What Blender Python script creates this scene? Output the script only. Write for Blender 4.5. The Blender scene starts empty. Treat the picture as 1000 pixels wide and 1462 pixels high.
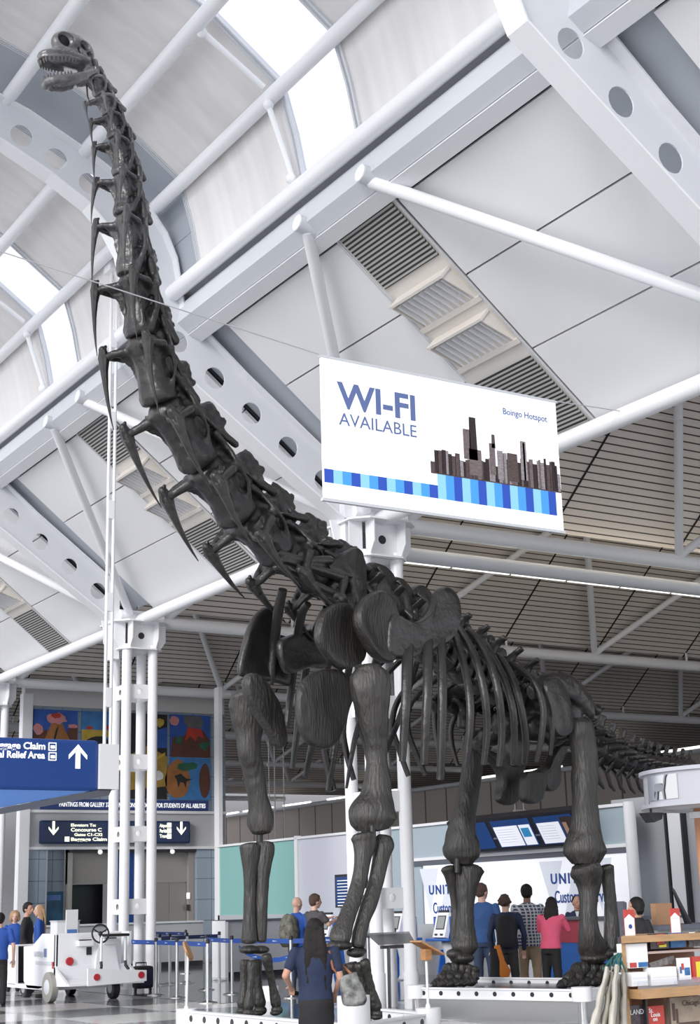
import bpy, bmesh, math, random
from mathutils import Vector, Matrix, noise
random.seed(7)
C = bpy.context.scene.collection
SC = bpy.context.scene

# ------------------------------------------------------------------ camera, world, light, exposure
F_PX = 2100.2
YAW, PITCH, ROLL = 0.563148, 0.260594, -0.0279879
CAM = Vector((0, 0, 1.6))
_fw = Vector((math.sin(YAW)*math.cos(PITCH), math.cos(YAW)*math.cos(PITCH), math.sin(PITCH)))
_r = Vector((math.cos(YAW), -math.sin(YAW), 0)); _u = _r.cross(_fw)
RT = _r*math.cos(ROLL) + _u*math.sin(ROLL)
UP = -_r*math.sin(ROLL) + _u*math.cos(ROLL)
camd = bpy.data.cameras.new('camera'); cam = bpy.data.objects.new('camera', camd); C.objects.link(cam)
camd.sensor_fit = 'VERTICAL'; camd.sensor_height = 36.0; camd.lens = 36.0*F_PX/1462.0
camd.clip_end = 400
cam.matrix_world = Matrix(((RT.x, UP.x, -_fw.x, CAM.x), (RT.y, UP.y, -_fw.y, CAM.y), (RT.z, UP.z, -_fw.z, CAM.z), (0, 0, 0, 1)))
SC.camera = cam
w = bpy.data.worlds.new('sky'); SC.world = w; w.use_nodes = True
bg = w.node_tree.nodes['Background']; bg.inputs[0].default_value = (0.93, 0.95, 1.0, 1); bg.inputs[1].default_value = 1.3
sund = bpy.data.lights.new('sun', 'SUN'); sun = bpy.data.objects.new('sun', sund); C.objects.link(sun)
sund.energy = 1.8; sund.angle = math.radians(18); sund.color = (1.0, 0.97, 0.93)
sun.rotation_euler = Vector((0.80, 0.45, -0.35)).to_track_quat('-Z', 'Y').to_euler()
SC.view_settings.view_transform = 'Standard'; SC.view_settings.look = 'None'
SC.view_settings.gamma = 1; SC.view_settings.use_curve_mapping = False
SC.view_settings.exposure = 0.3
SC.cycles.max_bounces = 7; SC.cycles.diffuse_bounces = 5; SC.cycles.transparent_max_bounces = 12

def ray(x, y): return RT*((x-500)/F_PX) - UP*((y-731)/F_PX) + _fw
def onX(x, y, X): d = ray(x, y); return CAM + d*(X/d.x)
def onY(x, y, Y): d = ray(x, y); return CAM + d*(Y/d.y)
def onZ(x, y, Z): d = ray(x, y); return CAM + d*((Z-CAM.z)/d.z)

# ------------------------------------------------------------------ materials
def mat(name, col, rough=0.5, metal=0.0, var=0.0, vscale=3.0, bump=0.0, bscale=20.0, spec=0.5, alpha=1.0, trans=0.0, emit=None, estr=0.0, col2=None, stretch=None):
    m = bpy.data.materials.new(name); m.use_nodes = True
    nt = m.node_tree; b = nt.nodes['Principled BSDF']
    c = (col[0], col[1], col[2], 1)
    b.inputs['Base Color'].default_value = c; b.inputs['Roughness'].default_value = rough
    b.inputs['Metallic'].default_value = metal; b.inputs['Specular IOR Level'].default_value = spec
    b.inputs['Alpha'].default_value = alpha; b.inputs['Transmission Weight'].default_value = trans
    if emit: b.inputs['Emission Color'].default_value = (*emit, 1); b.inputs['Emission Strength'].default_value = estr
    tc = nt.nodes.new('ShaderNodeTexCoord'); src = tc.outputs['Object']
    if stretch:
        mp = nt.nodes.new('ShaderNodeMapping'); mp.inputs['Scale'].default_value = stretch
        nt.links.new(src, mp.inputs[0]); src = mp.outputs[0]
    if var > 0 or col2:
        n = nt.nodes.new('ShaderNodeTexNoise'); n.inputs['Scale'].default_value = vscale; n.inputs['Detail'].default_value = 5
        nt.links.new(src, n.inputs['Vector'])
        r = nt.nodes.new('ShaderNodeValToRGB'); r.color_ramp.elements[0].position = .3; r.color_ramp.elements[1].position = .7
        d = col2 if col2 else tuple(max(0, v*(1-var)) for v in col)
        r.color_ramp.elements[0].color = (*d, 1); r.color_ramp.elements[1].color = c
        nt.links.new(n.outputs[0], r.inputs[0]); nt.links.new(r.outputs[0], b.inputs['Base Color'])
    if bump > 0:
        n = nt.nodes.new('ShaderNodeTexNoise'); n.inputs['Scale'].default_value = bscale; n.inputs['Detail'].default_value = 6
        nt.links.new(src, n.inputs['Vector'])
        bp = nt.nodes.new('ShaderNodeBump'); bp.inputs['Strength'].default_value = bump; bp.inputs['Distance'].default_value = 0.02
        nt.links.new(n.outputs[0], bp.inputs['Height']); nt.links.new(bp.outputs[0], b.inputs['Normal'])
    return m
def stripes(name, c1, c2, axis, period, duty, rough=0.6, axis2=None, period2=1, duty2=.02, off=0.0, off2=0.0, metal=0.0):
    """two-colour stripes along an object axis, optional second set"""
    m = mat(name, c1, rough, metal); nt = m.node_tree; b = nt.nodes['Principled BSDF']
    tc = nt.nodes.new('ShaderNodeTexCoord'); sx = nt.nodes.new('ShaderNodeSeparateXYZ'); nt.links.new(tc.outputs['Object'], sx.inputs[0])
    def st(ax, p, d, o):
        a = nt.nodes.new('ShaderNodeMath'); a.operation = 'ADD'; a.inputs[1].default_value = o + 1000*p; nt.links.new(sx.outputs[ax], a.inputs[0])
        q = nt.nodes.new('ShaderNodeMath'); q.operation = 'DIVIDE'; q.inputs[1].default_value = p; nt.links.new(a.outputs[0], q.inputs[0])
        f = nt.nodes.new('ShaderNodeMath'); f.operation = 'FRACT'; nt.links.new(q.outputs[0], f.inputs[0])
        g = nt.nodes.new('ShaderNodeMath'); g.operation = 'LESS_THAN'; g.inputs[1].default_value = d; nt.links.new(f.outputs[0], g.inputs[0])
        return g.outputs[0]
    s = st(axis, period, duty, off)
    if axis2 is not None:
        s2 = st(axis2, period2, duty2, off2); mx = nt.nodes.new('ShaderNodeMath'); mx.operation = 'MAXIMUM'
        nt.links.new(s, mx.inputs[0]); nt.links.new(s2, mx.inputs[1]); s = mx.outputs[0]
    mix = nt.nodes.new('ShaderNodeMix'); mix.data_type = 'RGBA'
    mix.inputs[6].default_value = (*c1, 1); mix.inputs[7].default_value = (*c2, 1)
    nt.links.new(s, mix.inputs[0]); nt.links.new(mix.outputs[2], b.inputs['Base Color'])
    return m
def glassmat(name, tint=(0.9, 0.97, 0.98), clear=0.85):
    m = bpy.data.materials.new(name); m.use_nodes = True; nt = m.node_tree
    nt.nodes.remove(nt.nodes['Principled BSDF']); out = nt.nodes['Material Output']
    t = nt.nodes.new('ShaderNodeBsdfTransparent'); t.inputs[0].default_value = (*tint, 1)
    g = nt.nodes.new('ShaderNodeBsdfGlossy'); g.inputs['Roughness'].default_value = 0.03
    mx = nt.nodes.new('ShaderNodeMixShader'); mx.inputs[0].default_value = 1-clear
    nt.links.new(t.outputs[0], mx.inputs[1]); nt.links.new(g.outputs[0], mx.inputs[2]); nt.links.new(mx.outputs[0], out.inputs[0])
    return m

WHITE = mat('white_painted_steel', (0.80, 0.81, 0.84), 0.35)
GREYST = mat('grey_painted_steel', (0.60, 0.62, 0.66), 0.4)
PANEL = mat('white_ceiling_panel', (0.80, 0.80, 0.82), 0.7, var=.05, vscale=.8)
VPANEL = mat('fabric_vault_panel', (0.78, 0.76, 0.76), 0.8, var=.14, vscale=1.1, stretch=(1, 3, .3))
RECESS = mat('grey_recess_panel', (0.40, 0.43, 0.48), 0.6)
DARK = mat('black_gap', (0.03, 0.03, 0.035), 0.8)
BLACK = mat('black_plastic', (0.02, 0.02, 0.025), 0.4)
CHROME = mat('brushed_stainless_steel', (0.62, 0.62, 0.62), 0.28, 1.0, bump=.05, bscale=60)
BLUE = mat('deep_blue_signage', (0.012, 0.055, 0.25), 0.45)
LBLUE = mat('light_blue_signage', (0.10, 0.22, 0.55), 0.5)
LETTER = mat('white_lettering', (0.9, 0.9, 0.9), 0.5, emit=(1, 1, 1), estr=.55)
YLETTER = mat('warm_backlit_lettering', (0.9, 0.9, 0.75), 0.5, emit=(1, 1, .75), estr=.9)
BEIGE = mat('beige_light_box', (0.66, 0.62, 0.58), 0.6)
GLASS = glassmat('clear_glass')
SKYGLASS = glassmat('skylight_glass', (0.97, 0.98, 1.0), .93)

# ------------------------------------------------------------------ mesh helpers
class MB:
    """collects shapes into one mesh"""
    def __init__(s): s.bm = bmesh.new()
    def box(s, c, size, rot=None, bevel=0):
        m = Matrix.Translation(Vector(c)) @ (rot.to_4x4() if rot else Matrix.Identity(4)) @ Matrix.Diagonal((*size, 1))
        r = bmesh.ops.create_cube(s.bm, size=1, matrix=m)
        if bevel:
            es = list({e for v in r['verts'] for e in v.link_edges})
            bmesh.ops.bevel(s.bm, geom=es, offset=bevel, segments=2, affect='EDGES', profile=.6)
        return s
    def bb(s, a, b, bevel=0):
        a = Vector(a); b = Vector(b)
        return s.box((a+b)/2, [max(1e-4, abs(b[i]-a[i])) for i in range(3)], bevel=bevel)
    def loft(s, pts, radii, n=16, cap=True, side=None, power=2.0):
        """closed tube; radii = number or (ra, rb) per point; side = reference vector for ra"""
        pts = [Vector(p) for p in pts]; rings = []; N = len(pts)
        ref = Vector(side) if side is not None else None
        prev = None
        for i, p in enumerate(pts):
            t = (pts[min(i+1, N-1)]-pts[max(i-1, 0)])
            if t.length < 1e-9: t = Vector((0, 0, 1))
            t.normalize()
            base = ref if ref is not None else (prev if prev is not None else (Vector((0, 0, 1)) if abs(t.z) < .9 else Vector((1, 0, 0))))
            a = base - t*base.dot(t)
            if a.length < 1e-5: a = t.orthogonal()
            a.normalize(); prev = a; b = t.cross(a)
            r = radii[i] if isinstance(radii, (list, tuple)) else radii
            ra, rb = r if isinstance(r, (list, tuple)) else (r, r)
            ring = []
            for k in range(n):
                th = 2*math.pi*k/n; cx, sy = math.cos(th), math.sin(th)
                if power != 2: cx = math.copysign(abs(cx)**(2/power), cx); sy = math.copysign(abs(sy)**(2/power), sy)
                ring.append(s.bm.verts.new(p + a*ra*cx + b*rb*sy))
            rings.append(ring)
        for i in range(N-1):
            for k in range(n):
                s.bm.faces.new((rings[i][k], rings[i][(k+1) % n], rings[i+1][(k+1) % n], rings[i+1][k]))
        if cap:
            s.bm.faces.new(list(reversed(rings[0]))); s.bm.faces.new(rings[-1])
        return s
    def tube(s, a, b, r, n=20): return s.loft([a, b], [r, r], n)
    def ell(s, c, rad, rot=None, seg=16):
        m = Matrix.Translation(Vector(c)) @ (rot.to_4x4() if rot else Matrix.Identity(4)) @ Matrix.Diagonal((*rad, 1))
        bmesh.ops.create_uvsphere(s.bm, u_segments=seg, v_segments=max(6, seg//2+2), radius=1, matrix=m); return s
    def caps(s, a, b, ra, rb, n=12):
        """rounded tapered capsule"""
        a = Vector(a); b = Vector(b); d = b-a
        if d.length < 1e-6: return s.ell(a, (ra,)*3, seg=n)
        t = d.normalized(); pts = []; rr = []
        for q in (1, .8, .45): pts.append(a - t*ra*q); rr.append(ra*max(.12, math.sqrt(max(0, 1-q*q))))
        pts.append(a); rr.append(ra); pts.append(b); rr.append(rb)
        for q in (.45, .8, 1): pts.append(b + t*rb*q); rr.append(rb*max(.12, math.sqrt(max(0, 1-q*q))))
        return s.loft(pts, rr, n)
    def chain(s, pts, rr, n=12):
        for i in range(len(pts)-1): s.caps(pts[i], pts[i+1], rr[i], rr[i+1], n)
        return s
    def quad(s, pts):
        s.bm.faces.new([s.bm.verts.new(Vector(p)) for p in pts]); return s
    def prism(s, pts, off):
        """extrude polygon (ordered 3D points) by vector off"""
        off = Vector(off); a = [s.bm.verts.new(Vector(p)) for p in pts]; b = [s.bm.verts.new(Vector(p)+off) for p in pts]
        n = len(pts); s.bm.faces.new(a[::-1]); s.bm.faces.new(b)
        for i in range(n): s.bm.faces.new((a[i], a[(i+1) % n], b[(i+1) % n], b[i]))
        return s
    def torus(s, c, R, r, axis=(0, 0, 1), n=28, m=8, arc=(0, 1)):
        q = Vector((0, 0, 1)).rotation_difference(Vector(axis).normalized())
        pts = [Vector(c) + q @ Vector((R*math.cos(2*math.pi*(arc[0]+(arc[1]-arc[0])*i/n)), R*math.sin(2*math.pi*(arc[0]+(arc[1]-arc[0])*i/n)), 0)) for i in range(n+1)]
        return s.loft(pts, r, m, side=q @ Vector((0, 0, 1)))
    def build(s, name, m, parent=None, smooth=True, mods=None, **props):
        bmesh.ops.recalc_face_normals(s.bm, faces=s.bm.faces[:])
        me = bpy.data.meshes.new(name)
        if smooth:
            for f in s.bm.faces: f.smooth = True
            for e in s.bm.edges:
                if len(e.link_faces) == 2 and e.calc_face_angle(0) > .7: e.smooth = False
        s.bm.to_mesh(me); s.bm.free()
        me.materials.append(m)
        o = bpy.data.objects.new(name, me); C.objects.link(o)
        if parent: attach(o, parent)
        for k, v in props.items(): o[k] = v
        return o
def attach(o, parent):
    o.parent = parent; o.matrix_parent_inverse = world_of(parent).inverted()
def world_of(o):
    m = o.matrix_basis.copy()
    while o.parent:
        m = o.parent.matrix_basis @ o.matrix_parent_inverse @ m if False else (o.parent.matrix_basis @ o.matrix_parent_inverse) @ m
        o = o.parent
    return m
def thing(name, label, cat, loc=(0, 0, 0), rz=0, group=None):
    o = bpy.data.objects.new(name, None); C.objects.link(o); o.empty_display_size = .1
    o.location = loc; o.rotation_euler = (0, 0, rz); o['label'] = label; o['category'] = cat
    if group: o['group'] = group
    return o
def tag(o, label, cat, group=None):
    o['label'] = label; o['category'] = cat
    if group: o['group'] = group
    return o
def struct(o): o['kind'] = 'structure'; return o
def copy_tree(o, parent=None):
    c = o.copy(); C.objects.link(c)
    if parent: c.parent = parent
    for ch in list(o.children): copy_tree(ch, c)
    return c
_font = None
def text(name, body, height, origin, right, up, m, parent, depth=.004, bold=0.0, width=None, align='LEFT', spacing=1.0):
    """flat lettering; height = cap height in metres"""
    cu = bpy.data.curves.new(name, 'FONT'); cu.body = body; cu.size = height/0.70; cu.extrude = depth; cu.offset = bold*height
    cu.align_x = align; cu.space_character = spacing; cu.resolution_u = 3
    to = bpy.data.objects.new(name, cu); C.objects.link(to)
    dg = bpy.context.evaluated_depsgraph_get(); me = bpy.data.meshes.new_from_object(to.evaluated_get(dg)); bpy.data.objects.remove(to)
    right = Vector(right).normalized(); up = Vector(up).normalized(); nn = right.cross(up)
    sx = 1.0
    if width and me.vertices:
        xs = [v.co.x for v in me.vertices]; sx = width/(max(xs)-min(xs))
    M = Matrix(((right.x*sx, up.x, nn.x, origin[0]), (right.y*sx, up.y, nn.y, origin[1]), (right.z*sx, up.z, nn.z, origin[2]), (0, 0, 0, 1)))
    me.transform(M); me.materials.clear(); me.materials.append(m); me.name = name
    o = bpy.data.objects.new(name, me); C.objects.link(o)
    if parent: attach(o, parent)
    return o
# ------------------------------------------------------------------ hall: floor, vault, girders, columns
BAY = 9.87
def YN(n): return 20.45 + BAY*n          # column lines; n = -2 .. 7
CX = 13.3                                # column line

# floor: large polished terrazzo squares
def floor_mat():
    m = mat('polished_terrazzo', (0.6, 0.6, 0.6), 0.13, spec=.8); nt = m.node_tree; b = nt.nodes['Principled BSDF']
    tc = nt.nodes.new('ShaderNodeTexCoord'); mp = nt.nodes.new('ShaderNodeMapping'); mp.inputs['Location'].default_value = (0.2, .6, 0.37)
    ck = nt.nodes.new('ShaderNodeTexChecker'); ck.inputs['Scale'].default_value = 0.55
    ck.inputs['Color1'].default_value = (0.80, 0.79, 0.77, 1); ck.inputs['Color2'].default_value = (0.17, 0.18, 0.19, 1)
    nt.links.new(tc.outputs['Object'], mp.inputs[0]); nt.links.new(mp.outputs[0], ck.inputs['Vector'])
    n = nt.nodes.new('ShaderNodeTexNoise'); n.inputs['Scale'].default_value = 60
    mx = nt.nodes.new('ShaderNodeMix'); mx.data_type = 'RGBA'; mx.blend_type = 'MULTIPLY'; mx.inputs[0].default_value = .25
    nt.links.new(ck.outputs[0], mx.inputs[6]); nt.links.new(n.outputs[1], mx.inputs[7]); nt.links.new(mx.outputs[2], b.inputs['Base Color'])
    return m
struct(MB().bb((-24, -20, -.2), (61, 92, 0)).build('floor', floor_mat(), smooth=False))
DGF = mat('dark_grey_terrazzo', (0.13, 0.135, 0.14), 0.08, var=.2, vscale=30)
f2 = struct(MB().bb((13.0, 21.9, .0), (60, 90, .006)).bb((12.2, 24, .0), (13.0, 80, .006)).build('floor', DGF, smooth=False))

VAULT = [(9.68, 11.40), (9.52, 12.2), (9.30, 12.95), (8.15, 13.78), (6.75, 14.40), (5.2, 14.85), (3.4, 15.1), (1.6, 15.2)]
LOW = [(12.72, 7.86), (11.8, 8.49), (10.9, 9.12), (9.84, 9.86), (8.95, 10.50), (8.76, 10.96), (8.73, 11.45), (8.62, 11.86), (8.40, 12.22), (8.05, 12.56), (7.4, 12.93), (6.61, 13.28), (5.6, 13.60), (4.3, 13.84), (3.0, 13.95), (1.6, 14.0)]
UPP = [(12.78, 8.72), (11.8, 9.45), (10.9, 10.12), (10.1, 10.78), (9.72, 11.10), (9.66, 11.50), (9.58, 11.95), (9.40, 12.35), (9.10, 12.74), (8.70, 13.10), (8.0, 13.48), (7.0, 13.92), (5.8, 14.28), (4.3, 14.60), (3.0, 14.75), (1.6, 14.8)]
def zroof(x, z0=8.2): return z0 + .8*(13.3-x)

VENT = stripes('dark_slatted_grille', (0.42, 0.41, 0.40), (0.02, 0.02, 0.02), 0, 0.05, .5)
def web_with_holes(mb, lowp, upp, y, t=.02, hole=.185):
    """strip web between two edge lines, round hole in each cell"""
    bm = mb.bm
    for i in range(len(lowp)-1):
        a, b2, c2, d = [Vector((p[0], y, p[1])) for p in (lowp[i], lowp[i+1], upp[i+1], upp[i])]
        cen = (a+b2+c2+d)/4; ux = ((b2+c2)-(a+d)).normalized(); uy = Vector((0, 1, 0)).cross(ux)
        per = []
        for p, q in ((a, b2), (b2, c2), (c2, d), (d, a)):
            for k in range(5): per.append(p.lerp(q, k/5))
        if hole and (b2-a).length > .35:
            circ = []
            for p in per:
                v = p-cen; ang = math.atan2(v.dot(uy), v.dot(ux)); circ.append(cen + ux*hole*math.cos(ang) + uy*hole*math.sin(ang))
            for sgn in (-t/2, t/2):
                off = Vector((0, sgn, 0)); P = [bm.verts.new(v+off) for v in per]; Q = [bm.verts.new(v+off) for v in circ]
                for k in range(20): bm.faces.new((P[k], P[(k+1) % 20], Q[(k+1) % 20], Q[k]))
            A = [bm.verts.new(v+Vector((0, -t/2, 0))) for v in circ]; B = [bm.verts.new(v+Vector((0, t/2, 0))) for v in circ]
            for k in range(20): bm.faces.new((A[k], A[(k+1) % 20], B[(k+1) % 20], B[k]))
        else:
            for sgn in (-t/2, t/2): bm.faces.new([bm.verts.new(v+Vector((0, sgn, 0))) for v in (a, b2, c2, d)])
def lerp_line(line, n):
    """resample polyline at n+1 points by length"""
    L = [0]
    for i in range(len(line)-1): L.append(L[-1]+math.hypot(line[i+1][0]-line[i][0], line[i+1][1]-line[i][1]))
    out = []
    for k in range(n+1):
        t = L[-1]*k/n; i = max(j for j in range(len(L)-1) if L[j] <= t+1e-9); u = (t-L[i])/(L[i+1]-L[i])
        out.append((line[i][0]+(line[i+1][0]-line[i][0])*u, line[i][1]+(line[i+1][1]-line[i][1])*u))
    return out
def strip(mb, line, y, wid, t):
    """flange plate following a line in the X-Z plane"""
    bm = mb.bm; rows = []
    for i, p in enumerate(line):
        a = line[max(0, i-1)]; b = line[min(len(line)-1, i+1)]; d = Vector((b[0]-a[0], 0, b[1]-a[1])).normalized(); nrm = d.cross(Vector((0, 1, 0)))
        c = Vector((p[0], y, p[1]))
        rows.append([bm.verts.new(c + Vector((0, sy*wid/2, 0)) + nrm*sn*t/2) for sy, sn in ((-1, -1), (1, -1), (1, 1), (-1, 1))])
    for i in range(len(rows)-1):
        for k in range(4): bm.faces.new((rows[i][k], rows[i][(k+1) % 4], rows[i+1][(k+1) % 4], rows[i+1][k]))
    bm.faces.new(rows[0][::-1]); bm.faces.new(rows[-1])
WEBM = mat('pale_grey_girder_web', (0.66, 0.68, 0.72), 0.45)
gword = {-2: 'white arched girder with round holes, out of sight to the right', -1: 'white girder with round holes crossing the top right corner',
         0: 'white girder with round holes curving behind the neck down to the column by the billboard', 1: 'white girder with round holes running down to the column behind the white cart',
         2: 'white girder with round holes at the far left edge of the roof'}
for n in range(-2, 4):
    y = YN(n)
    g = thing('arched_girder', gword.get(n, 'white holed girder beyond the elevator block, the farthest one down the hall'), 'girder', (12.7, y, 7.86))
    nst = 5
    mb = MB(); ls = lerp_line(LOW[:5], 5); us = lerp_line(UPP[:5], 5); web_with_holes(mb, ls, us, y)
    web_with_holes(mb, LOW[4:10], UPP[4:10], y, hole=0)
    web_with_holes(mb, lerp_line(LOW[9:], 11), lerp_line(UPP[9:], 11), y); mb.build('web', WEBM, g, smooth=False)
    mb = MB(); strip(mb, LOW, y, .34, .03); mb.build('lower_flange', WHITE, g, smooth=False)
    mb = MB(); strip(mb, UPP, y, .34, .03); mb.build('upper_flange', WHITE, g, smooth=False)
    mb = MB().bb((12.70, y-.17, 7.0), (12.86, y+.17, 8.78)); mb.prism([(12.50, y-.02, 7.86), (12.86, y-.02, 6.4), (12.86, y-.02, 7.9)], (0, .04, 0))
    mb.build('end_plate', WHITE, g, smooth=False)

# ceiling bays between girders
baynum = {-2: 'nearest bay', -1: 'bay above the billboard', 0: 'bay above the white cart', 1: 'bay at the left edge', 2: 'far bay', 3: 'farthest bay'}
for n in range(-3, 3):
    ya, yb = YN(n), YN(n+1); yc = (ya+yb)/2
    root = bpy.data.objects.new('ceiling', None); C.objects.link(root); root.location = (11.5, yc, zroof(11.5)); root['kind'] = 'structure'
    # dark backing, set just above the panels
    mb = MB(); o = Vector((.06, 0, .075))
    mb.prism([Vector((10.0, ya+.72, zroof(10.0)))+o, Vector((13.45, ya+.72, zroof(13.45)))+o, Vector((13.45, yb-.72, zroof(13.45)))+o, Vector((10.0, yb-.72, zroof(10.0)))+o], (.02, 0, .03))
    mb.build('backing', DARK, root, smooth=False)
    js = [13.46, 12.365, 11.28, 10.195, 10.02]
    for (y0, y1) in ((ya+.74, yc-.78), (yc+.78, yb-.74)):
        for k in range(len(js)-1):
            xa, xb = js[k]-.012, js[k+1]+.012
            MB().prism([(xa, y0, zroof(xa)), (xb, y0, zroof(xb)), (xb, y1, zroof(xb)), (xa, y1, zroof(xa))], (.03, 0, .05)).build('ceiling_panel', PANEL, root, smooth=False)
    # recessed strip beside the girder
    for (y0, y1) in ((ya, ya+.8), (yb-.8, yb)):
        MB().prism([(13.45, y0, zroof(13.45)+.18), (9.95, y0, zroof(9.95)+.18), (9.95, y1, zroof(9.95)+.18), (13.45, y1, zroof(13.45)+.18)], (.03, 0, .05)).build('recess_panel', RECESS, root, smooth=False)
    # mid-bay service strip: grille, two louvred light boxes, grille
    v = thing('ceiling_vent_strip', 'service strip of slatted grilles and louvred light boxes in the %s' % baynum.get(n+1, 'roof'), 'ceiling vent', (11.7, yc, zroof(11.7)))
    def P(x, yy, d=0): return Vector((x, yy, zroof(x))) - Vector((.625, 0, .78))*d
    wv = .72
    mb = MB()
    mb.prism([P(13.46, yc-wv), P(10.02, yc-wv), P(10.02, yc+wv), P(13.46, yc+wv)], (.05, 0, .0625)); mb.build('strip_panel', BEIGE, v, smooth=False)
    mb = MB()
    for s in (-1, 1): mb.prism([P(13.46, yc+s*(wv+.03)), P(10.02, yc+s*(wv+.03)), P(10.02, yc+s*wv), P(13.46, yc+s*wv)], Vector((-.0125, 0, -.0156)))
    mb.build('edge_trim', GREYST, v, smooth=False)
    for (xa, xb) in ((10.12, 10.93), (12.42, 13.42)):
        MB().prism([P(xa, yc-.66, .012), P(xb, yc-.66, .012), P(xb, yc+.66, .012), P(xa, yc+.66, .012)], Vector((-.010, 0, -.012))).build('grille', VENT, v, smooth=False)
    for xa in (11.12, 11.75):
        xb = xa+.42; mb = MB()
        # hood: a shallow box dropping towards the upper side, with a rim
        mb.prism([P(xa, yc-.62), P(xa, yc-.62, .22), P(xb, yc-.62, .02), P(xb, yc-.62)], (0, .02, 0))
        mb.prism([P(xa, yc+.60), P(xa, yc+.60, .22), P(xb, yc+.60, .02), P(xb, yc+.60)], (0, .02, 0))
        mb.prism([P(xa, yc-.64, .23), P(xa, yc+.64, .23), P(xa, yc+.64, -.0), P(xa, yc-.64, -.0)], (-.03, 0, .024))
        mb.prism([P(xb, yc-.70, .04), P(xb, yc+.70, .04), P(xb, yc+.70, 0), P(xb, yc-.70, 0)], (.06, 0, -.048))
        b = mb.build('louvre_box', BEIGE, v, smooth=False)
        mb = MB()
        for k in range(9):
            yy = yc-.54+k*.135; mb.prism([P(xa+.03, yy, .0), P(xa+.03, yy, .19), P(xb, yy, .02), P(xb, yy, 0)], (0, .015, 0))
        mb.build('louvre_blades', WHITE, b, smooth=False)
    # vault skin between purlins, with a glazed strip in the middle of the bay
    for k in range(len(VAULT)-1):
        (xa, za), (xb, zb) = VAULT[k], VAULT[k+1]
        nrm = Vector((zb-za, 0, -(xb-xa))).normalized()
        if nrm.x < 0 and k < 2: nrm = -nrm
        if nrm.z < 0: nrm = -nrm
        for (y0, y1, mt, off) in ((ya+.85, yc-.78, VPANEL, 0), (yc+.78, yb-.85, VPANEL, 0), (ya, ya+.85, RECESS, .10), (yb-.85, yb, RECESS, .10)):
            o = nrm*off
            MB().prism([Vector((xa, y0, za))+o, Vector((xb, y0, zb))+o, Vector((xb, y1, zb))+o, Vector((xa, y1, za))+o], nrm*.05).build('vault_panel' if mt is VPANEL else 'vault_recess', mt, root, smooth=False)
    wn = bpy.data.objects.new('window_%d' % (n+4), None); C.objects.link(wn); wn.location = (9.0, yc, 13); wn['kind'] = 'structure'
    for k in range(len(VAULT)-1):
        (xa, za), (xb, zb) = VAULT[k], VAULT[k+1]
        nrm = Vector((zb-za, 0, -(xb-xa))).normalized()
        if nrm.z < 0: nrm = -nrm
        MB().prism([Vector((xa, yc-.70, za)), Vector((xb, yc-.70, zb)), Vector((xb, yc+.70, zb)), Vector((xa, yc+.70, za))], nrm*.01).build('pane', SKYGLASS, wn, smooth=False)
        mb = MB()
        for s in (-1, 1):
            for q in (.71, .80): mb.prism([Vector((xa, yc+s*q-.02, za))-nrm*.04, Vector((xb, yc+s*q-.02, zb))-nrm*.04, Vector((xb, yc+s*q+.02, zb))-nrm*.04, Vector((xa, yc+s*q+.02, za))-nrm*.04], nrm*.08)
        for s in ya+.88, yb-.88:
            for q in (-.045, 0, .045): mb.prism([Vector((xa, s+q-.012, za))-nrm*.02, Vector((xb, s+q-.012, zb))-nrm*.02, Vector((xb, s+q+.012, zb))-nrm*.02, Vector((xa, s+q+.012, za))-nrm*.02], nrm*.06)
        mb.build('window_frame', GREYST, wn, smooth=False)
    mb = MB().tube((9.55, yc+.85, 11.5), (9.12, yc+.85, 12.7), .045, 10).tube((9.08, yc+.85, 12.88), (8.05, yc+.85, 13.5), .045, 10)
    for p in ((9.5, 11.55), (9.15, 12.62), (8.1, 13.45)): mb.ell((p[0], yc+.85, p[1]), (.08, .08, .08), seg=10)
    tag(mb.build('brace_rod', WHITE), 'thin white brace rod beside the glazed roof strip in the %s' % baynum.get(n+1, 'roof'), 'brace')

# roof tubes running the length of the hall
def longtube(x, z, r, label, y0=YN(-3), y1=YN(3)):
    tag(MB().tube((x, y0, z), (x, y1, z), r, 24).build('roof_tube', WHITE), label, 'roof tube')
longtube(9.58, 11.37, .135, 'thick white tube along the foot of the glazed vault')
longtube(9.20, 12.77, .115, 'white purlin tube next above the thick vault foot tube')
longtube(8.00, 13.53, .115, 'white purlin tube crossing behind the upper neck bones')
longtube(6.68, 14.10, .115, 'white purlin tube passing behind the skull')
longtube(5.20, 14.50, .115, 'white purlin tube at the very top left corner')
longtube(13.32, 7.90, .13, 'white eave tube joining the tops of the columns')
mb = MB(); mb.prism([(9.72, YN(-3), 11.2), (9.98, YN(-3), 11.2), (10.0, YN(-3), 10.86), (9.86, YN(-3), 10.72), (9.66, YN(-3), 10.86)], (0, BAY*6, 0))
struct(MB().prism([(9.70, YN(-3), 11.46), (10.20, YN(-3), 11.30), (10.14, YN(-3), 10.86), (10.06, YN(-3), 10.86), (10.12, YN(-3), 11.24), (9.70, YN(-3), 11.38)], (0, BAY*6, 0)).build('trim_1', GREYST, smooth=False))
tag(mb.build('gutter_beam', GREYST, smooth=False), 'grey gutter beam slung below the thick vault foot tube', 'beam')
mb = MB(); mb.prism([(9.88, YN(-3), 10.74), (10.10, YN(-3), 10.70), (10.14, YN(-3), 10.66), (10.10, YN(-3), 10.62), (9.86, YN(-3), 10.69)], (0, BAY*6, 0))
tag(mb.build('gutter_trim', WHITE, smooth=False), 'white trim board along the top edge of the sloped ceiling panels', 'trim')
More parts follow.
